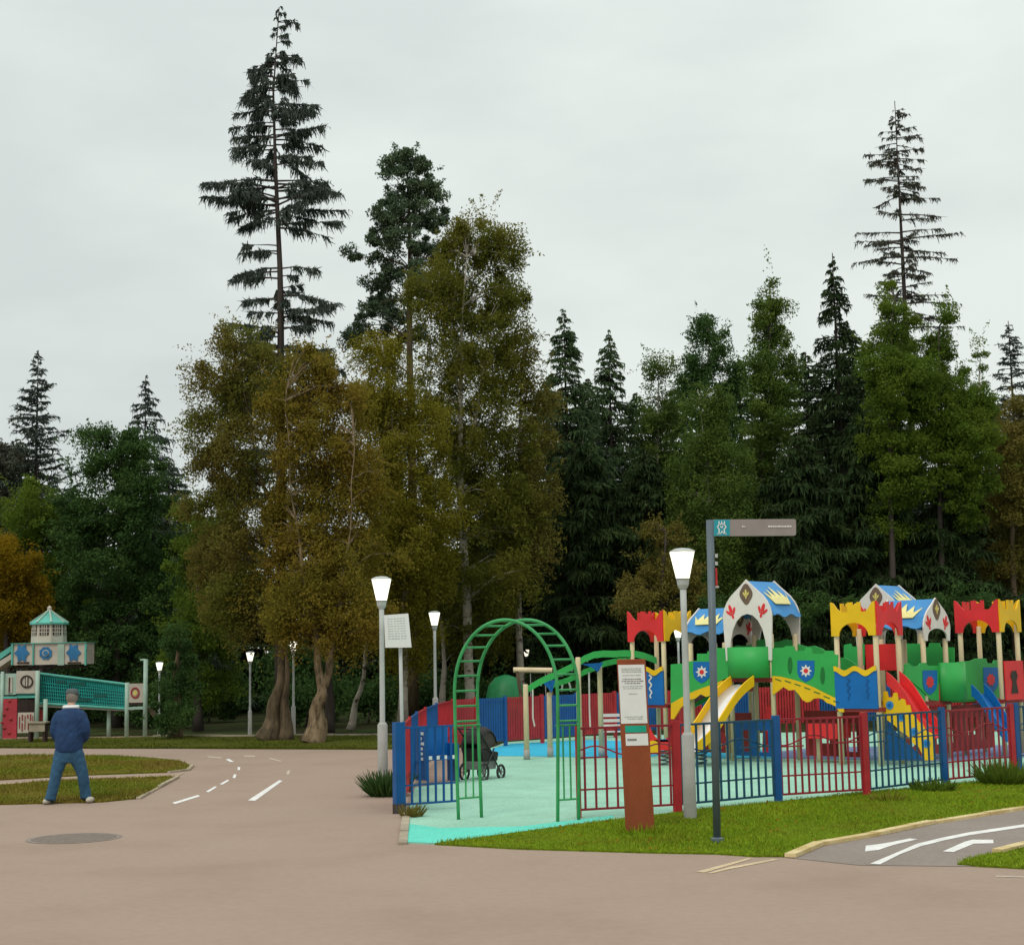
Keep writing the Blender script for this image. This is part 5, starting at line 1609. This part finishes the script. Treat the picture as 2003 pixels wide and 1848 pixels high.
def broad(label, ells, Y, mleaf, mbark, base_x, seed=1, leaf=.10, lai=5.5, clump=.42, droop=.0, name='birch_tree', depth=.9, trunk=None, r0=.14, ymin=None, group=None, cat='tree', limbs=True, gauss=.75, twig=1.0, back=0.0, taper=.8):
    rng = np.random.default_rng(seed)
    kx = Y / 3000.0 * 1.008
    leaf *= .72; lai *= 1.25
    p0 = Gp(base_x, Y) if not hasattr(base_x, 'x') else base_x
    t = tree_empty(name, label, p0.x, Y, group, cat)
    Ps = []
    cents = []
    for (ex, ey, rx, ry) in ells:
        c = P(ex, ey, Y)
        A = math.pi * rx * ry * kx * kx
        nleaf = int(lai * A / (leaf * leaf * .5))
        nc = max(4, int(A / (clump * clump * 1.1)))
        d = rng.normal(0, 1, (nc, 3)); d = unit(d)
        rr = rng.uniform(0, 1, nc) ** .42
        dz = rng.uniform(-.8, .8) + back
        cc = np.c_[c.x - p0.x + d[:, 0] * rr * rx * kx, dz + d[:, 1] * rr * min(rx * kx * depth, 2.6), c.z + d[:, 2] * rr * ry * kx]
        ok = cc[:, 2] > .25
        cc = cc[ok]
        if len(cc) == 0: continue
        cents.append(cc)
        idx = rng.integers(0, len(cc), nleaf)
        sz = clump * rng.uniform(.45, 1.25, len(cc))
        bd = unit(rng.normal(0, 1, (nleaf, 3))) * (rng.uniform(0, 1, nleaf) ** .45)[:, None]
        q = cc[idx] + bd * (sz[idx] * gauss * 1.7)[:, None] * np.array([1, 1, .75])
        ntw = max(3, int(A / .22))
        d2 = unit(rng.normal(0, 1, (ntw, 3)) + np.array([0, 0, .25]))
        st = np.c_[c.x - p0.x + d2[:, 0] * rx * kx, dz + d2[:, 1] * min(rx * kx * depth, 2.6), c.z + d2[:, 2] * ry * kx]
        dr = unit(d2 + rng.normal(0, .5, (ntw, 3)) + np.array([0, 0, .25 if not droop else .05]))
        ln_ = rng.uniform(.25, .95, ntw) * twig
        m1 = 30
        f1 = rng.uniform(-.3, 1, (ntw, m1))
        tw = st[:, None, :] + dr[:, None, :] * (f1 * ln_[:, None])[:, :, None] + rng.normal(0, .055, (ntw, m1, 3)) * (1.3 - f1)[:, :, None]
        tw[:, :, 2] -= (droop * 1.2 * np.clip(f1, 0, 1) ** 2 * ln_[:, None])
        Ps.append(tw.reshape(-1, 3))
        if droop:
            q[:, 2] -= rng.exponential(droop, nleaf) * .7
        Ps.append(q)
    Pm = np.concatenate(Ps)
    Pm = Pm[Pm[:, 2] > .08]
    n = len(Pm)
    D = unit(rng.normal(0, 1, (n, 3)) + np.array([0, 0, -.5]))
    S = unit(np.cross(D, rng.normal(0, 1, (n, 3))))
    quads('crown', Pm, D, S, leaf * rng.uniform(.6, 1.3, n), leaf * .75 * rng.uniform(.6, 1.2, n), mleaf, t, .45)
    mb = MB()
    cents = np.concatenate(cents)
    zt = cents[:, 2].max()
    off = p0
    stems = trunk or [[(0, 0), (.0, zt * .5), (float(cents[cents[:, 2] > zt * .8][:, 0].mean()), zt * .96)]]
    axis = []
    for st, rr0 in [(s_[0], s_[1]) if isinstance(s_, tuple) else (s_, r0) for s_ in stems]:
        pts = []
        K = 6
        for (x0, z0), (x1, z1) in zip(st[:-1], st[1:]):
            for k in range(K):
                f_ = k / K
                pts.append((x0 + (x1 - x0) * f_, z0 + (z1 - z0) * f_))
        pts.append(st[-1])
        m_ = len(pts)
        ph = rng.uniform(0, 6)
        v3 = [Vector((off.x + x + .04 * math.sin(ph + i * .9), off.y + .05 * math.sin(i * .6 + ph), z)) for i, (x, z) in enumerate(pts)]
        rad = [max(.015, rr0 * (1 - i / m_) ** taper * (1 + (.45 * math.exp(-pts[i][1] * 1.8) if pts[0][1] < .1 else 0)) * rng.uniform(.92, 1.08)) for i in range(m_)]
        mb.tube(v3, rad, 10)
        axis += v3[m_ // 5:]
    if limbs:
        for c in cents[::3]:
            cw = Vector((c[0] + off.x, c[1] + off.y, c[2]))
            best = min(axis, key=lambda a_: (a_ - cw).length + abs((cw.z - .35 * (cw - a_).length) - a_.z) * .8)
            dl = (cw - best).length
            md = best.lerp(cw, .5) + Vector((0, 0, .12 * dl))
            mb.tube([best, md, cw], [.012 + .009 * dl, .010 + .005 * dl, .006], 4, False)
    mb.build('trunk', mbark, t, True)
    return t
def interp(tab, Y, xt, yt):
    """table of (pixel y, reach in pixels) to a function of height in metres"""
    zs = []; rs = []
    for y, r in sorted(tab, key=lambda q: -q[0]):
        zs.append(P(xt, y, Y).z); rs.append(r * Y / 3000.0)
    return lambda z: float(np.interp(z, zs, rs))

# tall sparse spruce over the birches
Yh = 52.0
fl = interp([(1200, 120), (640, 110), (590, 80), (540, 105), (515, 125), (470, 80), (430, 60), (395, 165), (375, 120), (340, 120), (310, 80), (280, 88), (235, 78), (190, 50), (165, 60), (140, 50), (100, 22), (50, 8), (15, 3)], Yh, 545, 15)
fr = interp([(1200, 110), (640, 100), (600, 70), (570, 100), (540, 100), (500, 75), (470, 110), (440, 152), (420, 100), (385, 128), (350, 100), (300, 80), (250, 85), (232, 102), (190, 60), (160, 52), (130, 55), (90, 28), (50, 30), (15, 6)], Yh, 545, 15)
k_ = Yh / 3000.0
def hx(z):
    H = P(545, 15, Yh).z
    return float(np.interp(z, [0, H * .60, H * .78, H * .90, H * .95, H], [.10, .10 - .02, -.12, -.20, -.05, .02]))
conifer('tallest tree, sparse dark spruce rising above the orange birches', 545, 15, Yh, lambda z, s: 1.2 * (fl(z) if s < 0 else fr(z)), .30, l_sprg, m_barkd, spacing=.46, nb=6, droop=1.0, sl=.26, sw=.05, dens=70, seed=18, rise=.16, sag=.24, lo=.38, clumpy=True, pts_x=hx, r0=.24, gap=.22, fan=.12, flat=.55)
# bare sparse spruce at the right
Yb = 66.0
fl = interp([(1200, 110), (640, 90), (590, 90), (560, 105), (520, 80), (500, 100), (470, 110), (455, 105), (440, 60), (400, 45), (345, 70), (300, 50), (270, 35), (240, 30), (215, 8), (198, 3)], Yb, 1750, 198)
fr = interp([(1200, 110), (640, 90), (600, 90), (570, 70), (530, 112), (470, 100), (435, 122), (410, 80), (380, 90), (345, 55), (300, 45), (260, 45), (235, 30), (215, 10), (198, 3)], Yb, 1750, 198)
conifer('tall thin half bare spruce standing behind the bright green trees', 1750, 198, Yb, lambda z, s: 1.12 * (fl(z) if s < 0 else fr(z)), .35, l_sprb, m_barkd, spacing=.55, nb=7, droop=.7, sl=.20, sw=.05, dens=30, seed=22, rise=.08, sag=.14, lo=.3, clumpy=True, r0=.24, gap=.2, fan=.10, flat=.5)
def cone(Rpx, Y, pw=.85, H=None):
    R = Rpx * Y / 3000.0
    return lambda H_: (lambda z, s: R * max(0, 1 - z / H_) ** pw)
def spruce(label, xt, yt, Y, Rpx, seed, ml=l_spruce, pw=.85, **kw):
    H = P(xt, yt, Y).z
    f_ = cone(Rpx, Y, pw)(H)
    return conifer(label, xt, yt, Y, f_, mleaf=ml, seed=seed, **kw)
sp1 = spruce('dark spruce with upswept branches at the far left behind the ship playset', 75, 685, 60, 215, 31, l_sprg, rise=.35, sag=.2, droop=.3, nb=7, dens=30, spacing=.42, pw=.9)
spruce('slim spruce peeking over the green tree at the left', 285, 735, 64, 215, 32, l_sprg, rise=.1, sag=.25, nb=7, dens=26, spacing=.42)
spruce('pointed spruce right of the tall birch', 1103, 608, 58, 175, 33, l_sprgr, nb=9, dens=44, pw=.75, spacing=.4)
sp2 = spruce('grey green spruce second right of the tall birch', 1190, 648, 61, 160, 34, l_sprgr, nb=9, dens=44, pw=.75, spacing=.42)
spruce('dark spruce with a spiky leader left of the bright green trees', 1628, 495, 57, 210, 35, l_spruce, nb=8, dens=40, pw=.9, droop=.8, spacing=.42)
spruce('small dark spruce top at the right edge', 1972, 628, 64, 195, 36, l_sprg, rise=.3, sag=.2, droop=.3, nb=7, dens=26, spacing=.42)
big = spruce('broad dark spruce right behind the white gable tower', 1560, 845, 52, 205, 37, l_spruce, nb=9, dens=52, pw=.6, droop=.9, spacing=.34, fan=.40, sl=.30, sw=.07, lo=.35)
spruce('broad dark spruce in the middle of the dark mass above the castle', 1690, 800, 53, 235, 38, l_spruce, nb=9, dens=52, pw=.6, droop=.9, spacing=.34, fan=.40, sl=.30, sw=.07, lo=.35)
spruce('broad dark spruce above the right end of the castle', 1842, 960, 52.5, 225, 39, l_spruce, nb=9, dens=52, pw=.6, droop=.9, spacing=.34, fan=.40, sl=.30, sw=.07, lo=.35)
spruce('dark spruce above the climbing frame right of the birch', 1140, 860, 54, 185, 40, l_spruce, nb=9, dens=52, pw=.55, droop=.9, spacing=.34, fan=.40, sl=.30, sw=.07, lo=.35)
spruce('dark spruce above the brown information column', 1262, 880, 55, 185, 41, l_spruce, nb=9, dens=52, pw=.55, droop=.9, spacing=.34, fan=.40, sl=.30, sw=.07, lo=.35)
# pine
Yp = 55
def pine():
    rng = np.random.default_rng(7)
    tp = P(797, 300, Yp)
    cl = [(795, 312, 40, 20), (825, 335, 35, 22), (775, 345, 28, 22), (810, 370, 45, 25), (770, 400, 40, 25), (845, 385, 28, 25), (800, 420, 60, 26), (755, 440, 36, 22), (850, 430, 35, 25), (735, 470, 35, 18), (780, 480, 50, 20), (840, 480, 50, 30), (715, 500, 36, 12), (765, 525, 45, 18), (740, 545, 32, 18), (735, 580, 30, 18), (770, 600, 35, 22), (725, 615, 34, 14), (705, 640, 30, 14), (700, 655, 25, 12), (780, 650, 45, 25), (830, 560, 50, 40), (690, 668, 22, 8)]
    return broad('tall pine with clumped needles left of the birch top', [(x, y, rx * 1.05, ry * 1.15) for x, y, rx, ry in cl], Yp, l_pine, m_bark, Vector((tp.x, Yp, 0)), seed=7, leaf=.11, lai=5.6, clump=.30, name='pine_tree', depth=.8, gauss=.6, twig=.45,
                 trunk=[([(0, 0), (.05, tp.z * .6), (.0, tp.z * .98)], .22)])
pine()
# birches and other broadleaved trees
broad('tall olive green birch with white stems in the middle of the picture', [(935, 445, 62, 60), (985, 480, 42, 48), (1000, 540, 36, 60), (880, 480, 42, 50), (915, 560, 95, 80), (850, 590, 55, 80), (985, 610, 42, 80), (910, 700, 115, 100), (930, 830, 125, 110), (945, 960, 135, 120), (950, 1090, 125, 110), (940, 1200, 100, 80)], 50, l_olive, m_barkb, 925, seed=51, leaf=.10, lai=3.7, clump=.38, droop=.22, r0=.17, back=.5,
      trunk=[([(0, 0), (-.25, 6.0), (-.30, 10.5), (.0, 15.5)], .17), ([(-.28, 8.0), (.45, 11.0), (.65, 13.2)], .08), ([(-.3, 11), (-.55, 13), (-.4, 14.5)], .06)])
broad('thin leaved birch leaning right beside the tall birch', [(1010, 690, 45, 60), (1045, 760, 42, 70), (1035, 860, 48, 80), (1045, 960, 48, 90), (1030, 1070, 50, 90)], 51.5, l_olivebr, m_barkb, 1020, seed=52, leaf=.10, lai=2.8, clump=.40, droop=.25)
b4 = G(614, 1455); b5 = G(540, 1450)
def rel(b, x, y):
    q = P(x, y, b.y)
    return (q.x - b.x, max(0, q.z))
broad('orange birch with a forked pale trunk on the far lawn strip', [(610, 720, 75, 75), (570, 790, 75, 80), (650, 800, 70, 80), (620, 890, 100, 90), (690, 930, 65, 90), (600, 1000, 100, 85), (700, 1060, 80, 90), (560, 1090, 80, 80), (640, 1130, 90, 80), (700, 1190, 75, 70), (560, 1190, 75, 60), (640, 1230, 70, 50)], b4.y, l_orange, m_barkt, b4, seed=53, leaf=.085, lai=3.2, clump=.34, droop=.22, back=.5, depth=.8, taper=1.9,
      trunk=[([(0, 0), rel(b4, 622, 1390), rel(b4, 630, 1340), rel(b4, 610, 1200), rel(b4, 580, 1040), rel(b4, 565, 900), rel(b4, 560, 760)], .26), ([rel(b4, 632, 1345), rel(b4, 655, 1260), rel(b4, 668, 1150), rel(b4, 690, 980), rel(b4, 690, 850)], .12)])
broad('russet tree with a thick leaning brown trunk left of the forked birch', [(455, 670, 55, 45), (500, 700, 60, 50), (415, 740, 45, 55), (470, 780, 75, 75), (400, 830, 48, 70), (480, 890, 85, 90), (410, 950, 55, 85), (480, 1020, 90, 90), (420, 1080, 65, 80), (500, 1150, 90, 85), (450, 1200, 70, 60), (545, 740, 55, 60)], b5.y, l_orange2, m_bark, b5, seed=54, leaf=.085, lai=3.3, clump=.36, droop=.18, back=.4, depth=.8, taper=1.7,
      trunk=[([rel(b5, 522, 1450), rel(b5, 538, 1380), rel(b5, 552, 1310), rel(b5, 555, 1200), rel(b5, 548, 1000), rel(b5, 535, 800)], .24), ([rel(b5, 556, 1452), rel(b5, 560, 1350), rel(b5, 560, 1250), rel(b5, 575, 1000)], .18), ([rel(b5, 553, 1050), rel(b5, 500, 900), rel(b5, 470, 720)], .10)])
broad('yellow olive birch between the orange birch and the tall green birch', [(735, 690, 55, 50), (765, 760, 65, 75), (720, 810, 50, 75), (800, 850, 85, 85), (760, 940, 85, 90), (830, 980, 70, 90), (770, 1060, 85, 90), (830, 1120, 65, 80), (760, 1180, 80, 80), (800, 1250, 60, 50)], 47, l_yolive, m_barkb, 790, seed=55, leaf=.085, lai=4.4, clump=.36, droop=.22)
broad('dark green broadleaved tree behind the net tunnel', [(185, 885, 50, 50), (265, 900, 60, 55), (215, 970, 85, 80), (300, 980, 60, 80), (150, 1010, 50, 70), (200, 1090, 90, 90), (290, 1110, 75, 90), (180, 1210, 85, 90), (280, 1230, 80, 80), (230, 1300, 110, 70)], 55, l_dkgreen, m_barkd, 230, seed=56, leaf=.11, lai=4.4, clump=.42, name='broadleaf_tree')
broad('mid green tree at the left behind the yellow bush', [(60, 1000, 60, 60), (100, 1060, 55, 70), (60, 1110, 70, 70), (120, 1170, 50, 80)], 56.5, l_green, m_barkd, 80, seed=57, leaf=.11, lai=4.2, clump=.42, name='broadleaf_tree')
broad('brownish dark tree cut off by the left edge', [(8, 880, 32, 60), (-10, 960, 60, 90), (15, 1050, 40, 80)], 59, l_sprb, m_barkd, -10, seed=58, leaf=.11, lai=4.2, clump=.4, name='broadleaf_tree')
broad('rounded yellow autumn tree at the left edge above the lighthouse', [(15, 1085, 55, 45), (40, 1135, 52, 55), (0, 1160, 60, 70), (60, 1190, 38, 50), (20, 1230, 60, 50)], 53, l_yellow, m_barkd, 10, seed=59, leaf=.09, lai=5.0, clump=.32, droop=.15, name='broadleaf_tree')
broad('green tree with bright leaves left of the russet tree', [(385, 1040, 38, 60), (365, 1120, 48, 70), (400, 1200, 50, 70), (360, 1260, 55, 70), (410, 1310, 50, 70)], 50, l_green, m_barkd, 385, seed=60, leaf=.10, lai=4.2, clump=.36, name='broadleaf_tree')
broad('pale thin birch between the grey spruce and the poplar', [(1285, 725, 32, 36), (1300, 790, 50, 50), (1275, 850, 55, 60), (1300, 930, 60, 70)], 62, l_mgreen, m_barkb, 1290, seed=61, leaf=.11, lai=3.0, clump=.42, droop=.2)
broad('green poplar with upright shoots right of the pale birch', [(1385, 620, 14, 38), (1365, 670, 18, 45), (1405, 665, 18, 45), (1390, 720, 50, 55), (1345, 740, 25, 40), (1435, 740, 22, 45), (1390, 810, 62, 70), (1390, 900, 65, 80)], 59, l_dkgreen, m_barkb, 1390, seed=62, leaf=.11, lai=3.8, clump=.36, name='poplar_tree')
broad('drooping birch with a visible white stem above the lamp', [(1385, 800, 55, 50), (1400, 870, 62, 65), (1360, 930, 60, 70), (1410, 980, 60, 75), (1360, 1040, 52, 75), (1410, 1090, 60, 70), (1380, 1160, 60, 60)], 52.5, l_mgreen, m_barkb, 1400, seed=63, leaf=.09, lai=4.2, clump=.36, droop=.3, back=.3, depth=.8, taper=1.2,
      trunk=[([(0, 0), (.08, 4), (.06, 8), (-.05, 9.6), (-.25, 11.3)], .075)])
broad('upright green tree with a feathery pointed top', [(1510, 560, 11, 48), (1490, 625, 15, 52), (1531, 625, 16, 52), (1510, 640, 24, 60), (1512, 690, 32, 60), (1480, 720, 22, 50), (1540, 720, 22, 50), (1505, 750, 44, 60), (1530, 800, 40, 60), (1490, 810, 45, 70), (1500, 900, 58, 80), (1490, 1000, 60, 90), (1480, 1100, 60, 90)], 54.5, l_mgreen, m_barkd, 1505, seed=64, leaf=.10, lai=4.0, clump=.34, name='poplar_tree')
broad('bright green conical tree in front of the half bare spruce', [(1752, 570, 16, 36), (1755, 620, 36, 45), (1755, 690, 56, 60), (1725, 750, 42, 75), (1790, 745, 40, 75), (1760, 770, 68, 70), (1740, 850, 62, 80), (1760, 920, 55, 80), (1750, 1010, 40, 60)], 51.4, l_green, m_barkd, 1760, seed=65, leaf=.10, lai=4.6, clump=.34)
broad('second bright green tree just right of the conical one', [(1845, 615, 13, 32), (1845, 665, 32, 45), (1850, 730, 52, 55), (1820, 790, 45, 80), (1895, 820, 42, 70), (1860, 810, 65, 70), (1840, 900, 60, 80), (1875, 890, 62, 80), (1895, 970, 50, 70)], 51.8, l_green, m_barkd, 1860, seed=66, leaf=.10, lai=5.2, clump=.34)
broad('thin pale sapling between the green tree and the right edge spruce', [(1915, 690, 10, 40), (1918, 760, 20, 45), (1925, 840, 28, 60)], 60, l_green, m_barkb, 1918, seed=67, leaf=.10, lai=2.6, clump=.32)
broad('olive brown tree filling the right edge', [(1985, 815, 40, 40), (1995, 890, 55, 60), (1975, 970, 55, 70), (2005, 1040, 60, 80), (1970, 1110, 55, 60), (2020, 950, 60, 120)], 53, l_olivebr, m_bark, 1995, seed=68, leaf=.10, lai=4.6, clump=.36, name='broadleaf_tree')
broad('conical dark green shrub on the lawn strip right of the ship playset', [(345, 1290, 30, 40), (350, 1340, 40, 45), (345, 1390, 38, 40), (350, 1250, 18, 30)], 44.5, l_dkgreen, m_bark, 346, seed=69, leaf=.08, lai=5.0, clump=.26, name='shrub', cat='shrub', r0=.16)
broad('brown olive shrub behind the lamp left of the signpost arm', [(1300, 1075, 55, 60), (1270, 1140, 45, 50), (1330, 1140, 50, 50), (1250, 1190, 45, 35)], 50, l_olivebr, m_barkd, 1300, seed=70, leaf=.09, lai=3.6, clump=.34, name='shrub', cat='shrub')
broad('dark green hedge behind the battlement towers', [(1420, 1190, 60, 30), (1560, 1190, 60, 30), (1660, 1195, 50, 30), (1800, 1190, 60, 30), (1900, 1180, 60, 35)], 48.5, l_dkgreen, m_barkd, 1640, seed=71, leaf=.09, lai=3.4, clump=.3, name='hedge', cat='hedge', limbs=False, trunk=[([(0, 0), (0, 2.5)], .05)])
broad('slanting slim birch with a white trunk right of the forked birch', [(735, 1235, 30, 40), (745, 1180, 30, 40)], 49, l_yolive, m_barkb, 683, seed=72, leaf=.09, lai=2.5, clump=.34, r0=.09, trunk=[([(0, 0), (.35, 1.2), (.62, 2.8), (.8, 5.2)], .10)])
broad('slim white birch trunk behind the left side fence lamp', [(880, 1250, 30, 40), (870, 1180, 30, 40)], 50.5, l_olive, m_barkb, 868, seed=73, leaf=.09, lai=2.5, clump=.34, r0=.10, trunk=[([(0, 0), (.0, 2.0), (-.05, 5.4)], .12)])
broad('dark trunked tree between the lamp and the forked birch', [(650, 1180, 40, 40), (645, 1120, 40, 40)], 47.5, l_orange2, m_barkd, 642, seed=74, leaf=.09, lai=2.5, clump=.34, trunk=[([(0, 0), (.05, 2.0), (0, 5.4)], .16)])
# forest behind: copies of two spruces, further back
lab = 'dark spruce of the forest edge far behind the other trees'
rr = random.Random(9)
for row, (Y, y0, n_, x0_, dx_) in enumerate(((72, 960, 21, -860, 165), (80, 1010, 21, -780, 165), (60, 870, 11, 1040, 105))):
    for k in range(n_):
        x = x0_ + k * dx_ + rr.uniform(-30, 30)
        src = big if (k + row) % 3 else sp1
        c = copy_tree(src)
        q = P(x, y0 + rr.uniform(-50, 50), Y)
        H0_ = P(1560, 770, 52).z if src is big else P(75, 685, 60).z
        s_ = q.z / H0_
        c.location = (q.x, Y, 0); c.scale = (s_ * 1.5, s_ * 1.5, s_); c.rotation_euler = (0, 0, rr.uniform(0, 6))
        c['label'] = lab; c['group'] = 'forest edge spruces'
for x, y in ((1070, 740), (1150, 742), (1245, 770), (1335, 735), (1445, 715), (1575, 690), (1665, 655), (1700, 730), (1935, 770), (330, 900), (40, 860)):
    c = copy_tree(sp2)
    Y = rr.uniform(63, 67)
    q = P(x, y, Y)
    s_ = q.z / P(1190, 648, 61).z
    c.location = (q.x, Y, 0); c.scale = (s_ * 1.9, s_ * 1.9, s_); c.rotation_euler = (0, 0, rr.uniform(0, 6))
    c['label'] = lab; c['group'] = 'forest edge spruces'
# understorey bushes that close the forest floor
us = broad('low dark bush of the forest undergrowth', [(600, 1400, 60, 45), (560, 1370, 40, 35), (650, 1365, 45, 35)], 52, l_dkgreen, m_barkd, 600, seed=80, leaf=.12, lai=3.4, clump=.42, name='bush', cat='bush', group='forest undergrowth', limbs=False, trunk=[([(0, 0), (0, .8)], .03)])
for k in range(22):
    x = -60 + k * 100 + rr.uniform(-30, 30)
    Y = rr.uniform(53, 60)
    c = copy_tree(us)
    c.location = (*Gp(x, Y).xy, 0)
    s_ = rr.uniform(.8, 1.5)
    c.scale = (s_, s_, s_ * rr.uniform(.8, 1.3)); c.rotation_euler = (0, 0, rr.uniform(0, 6))
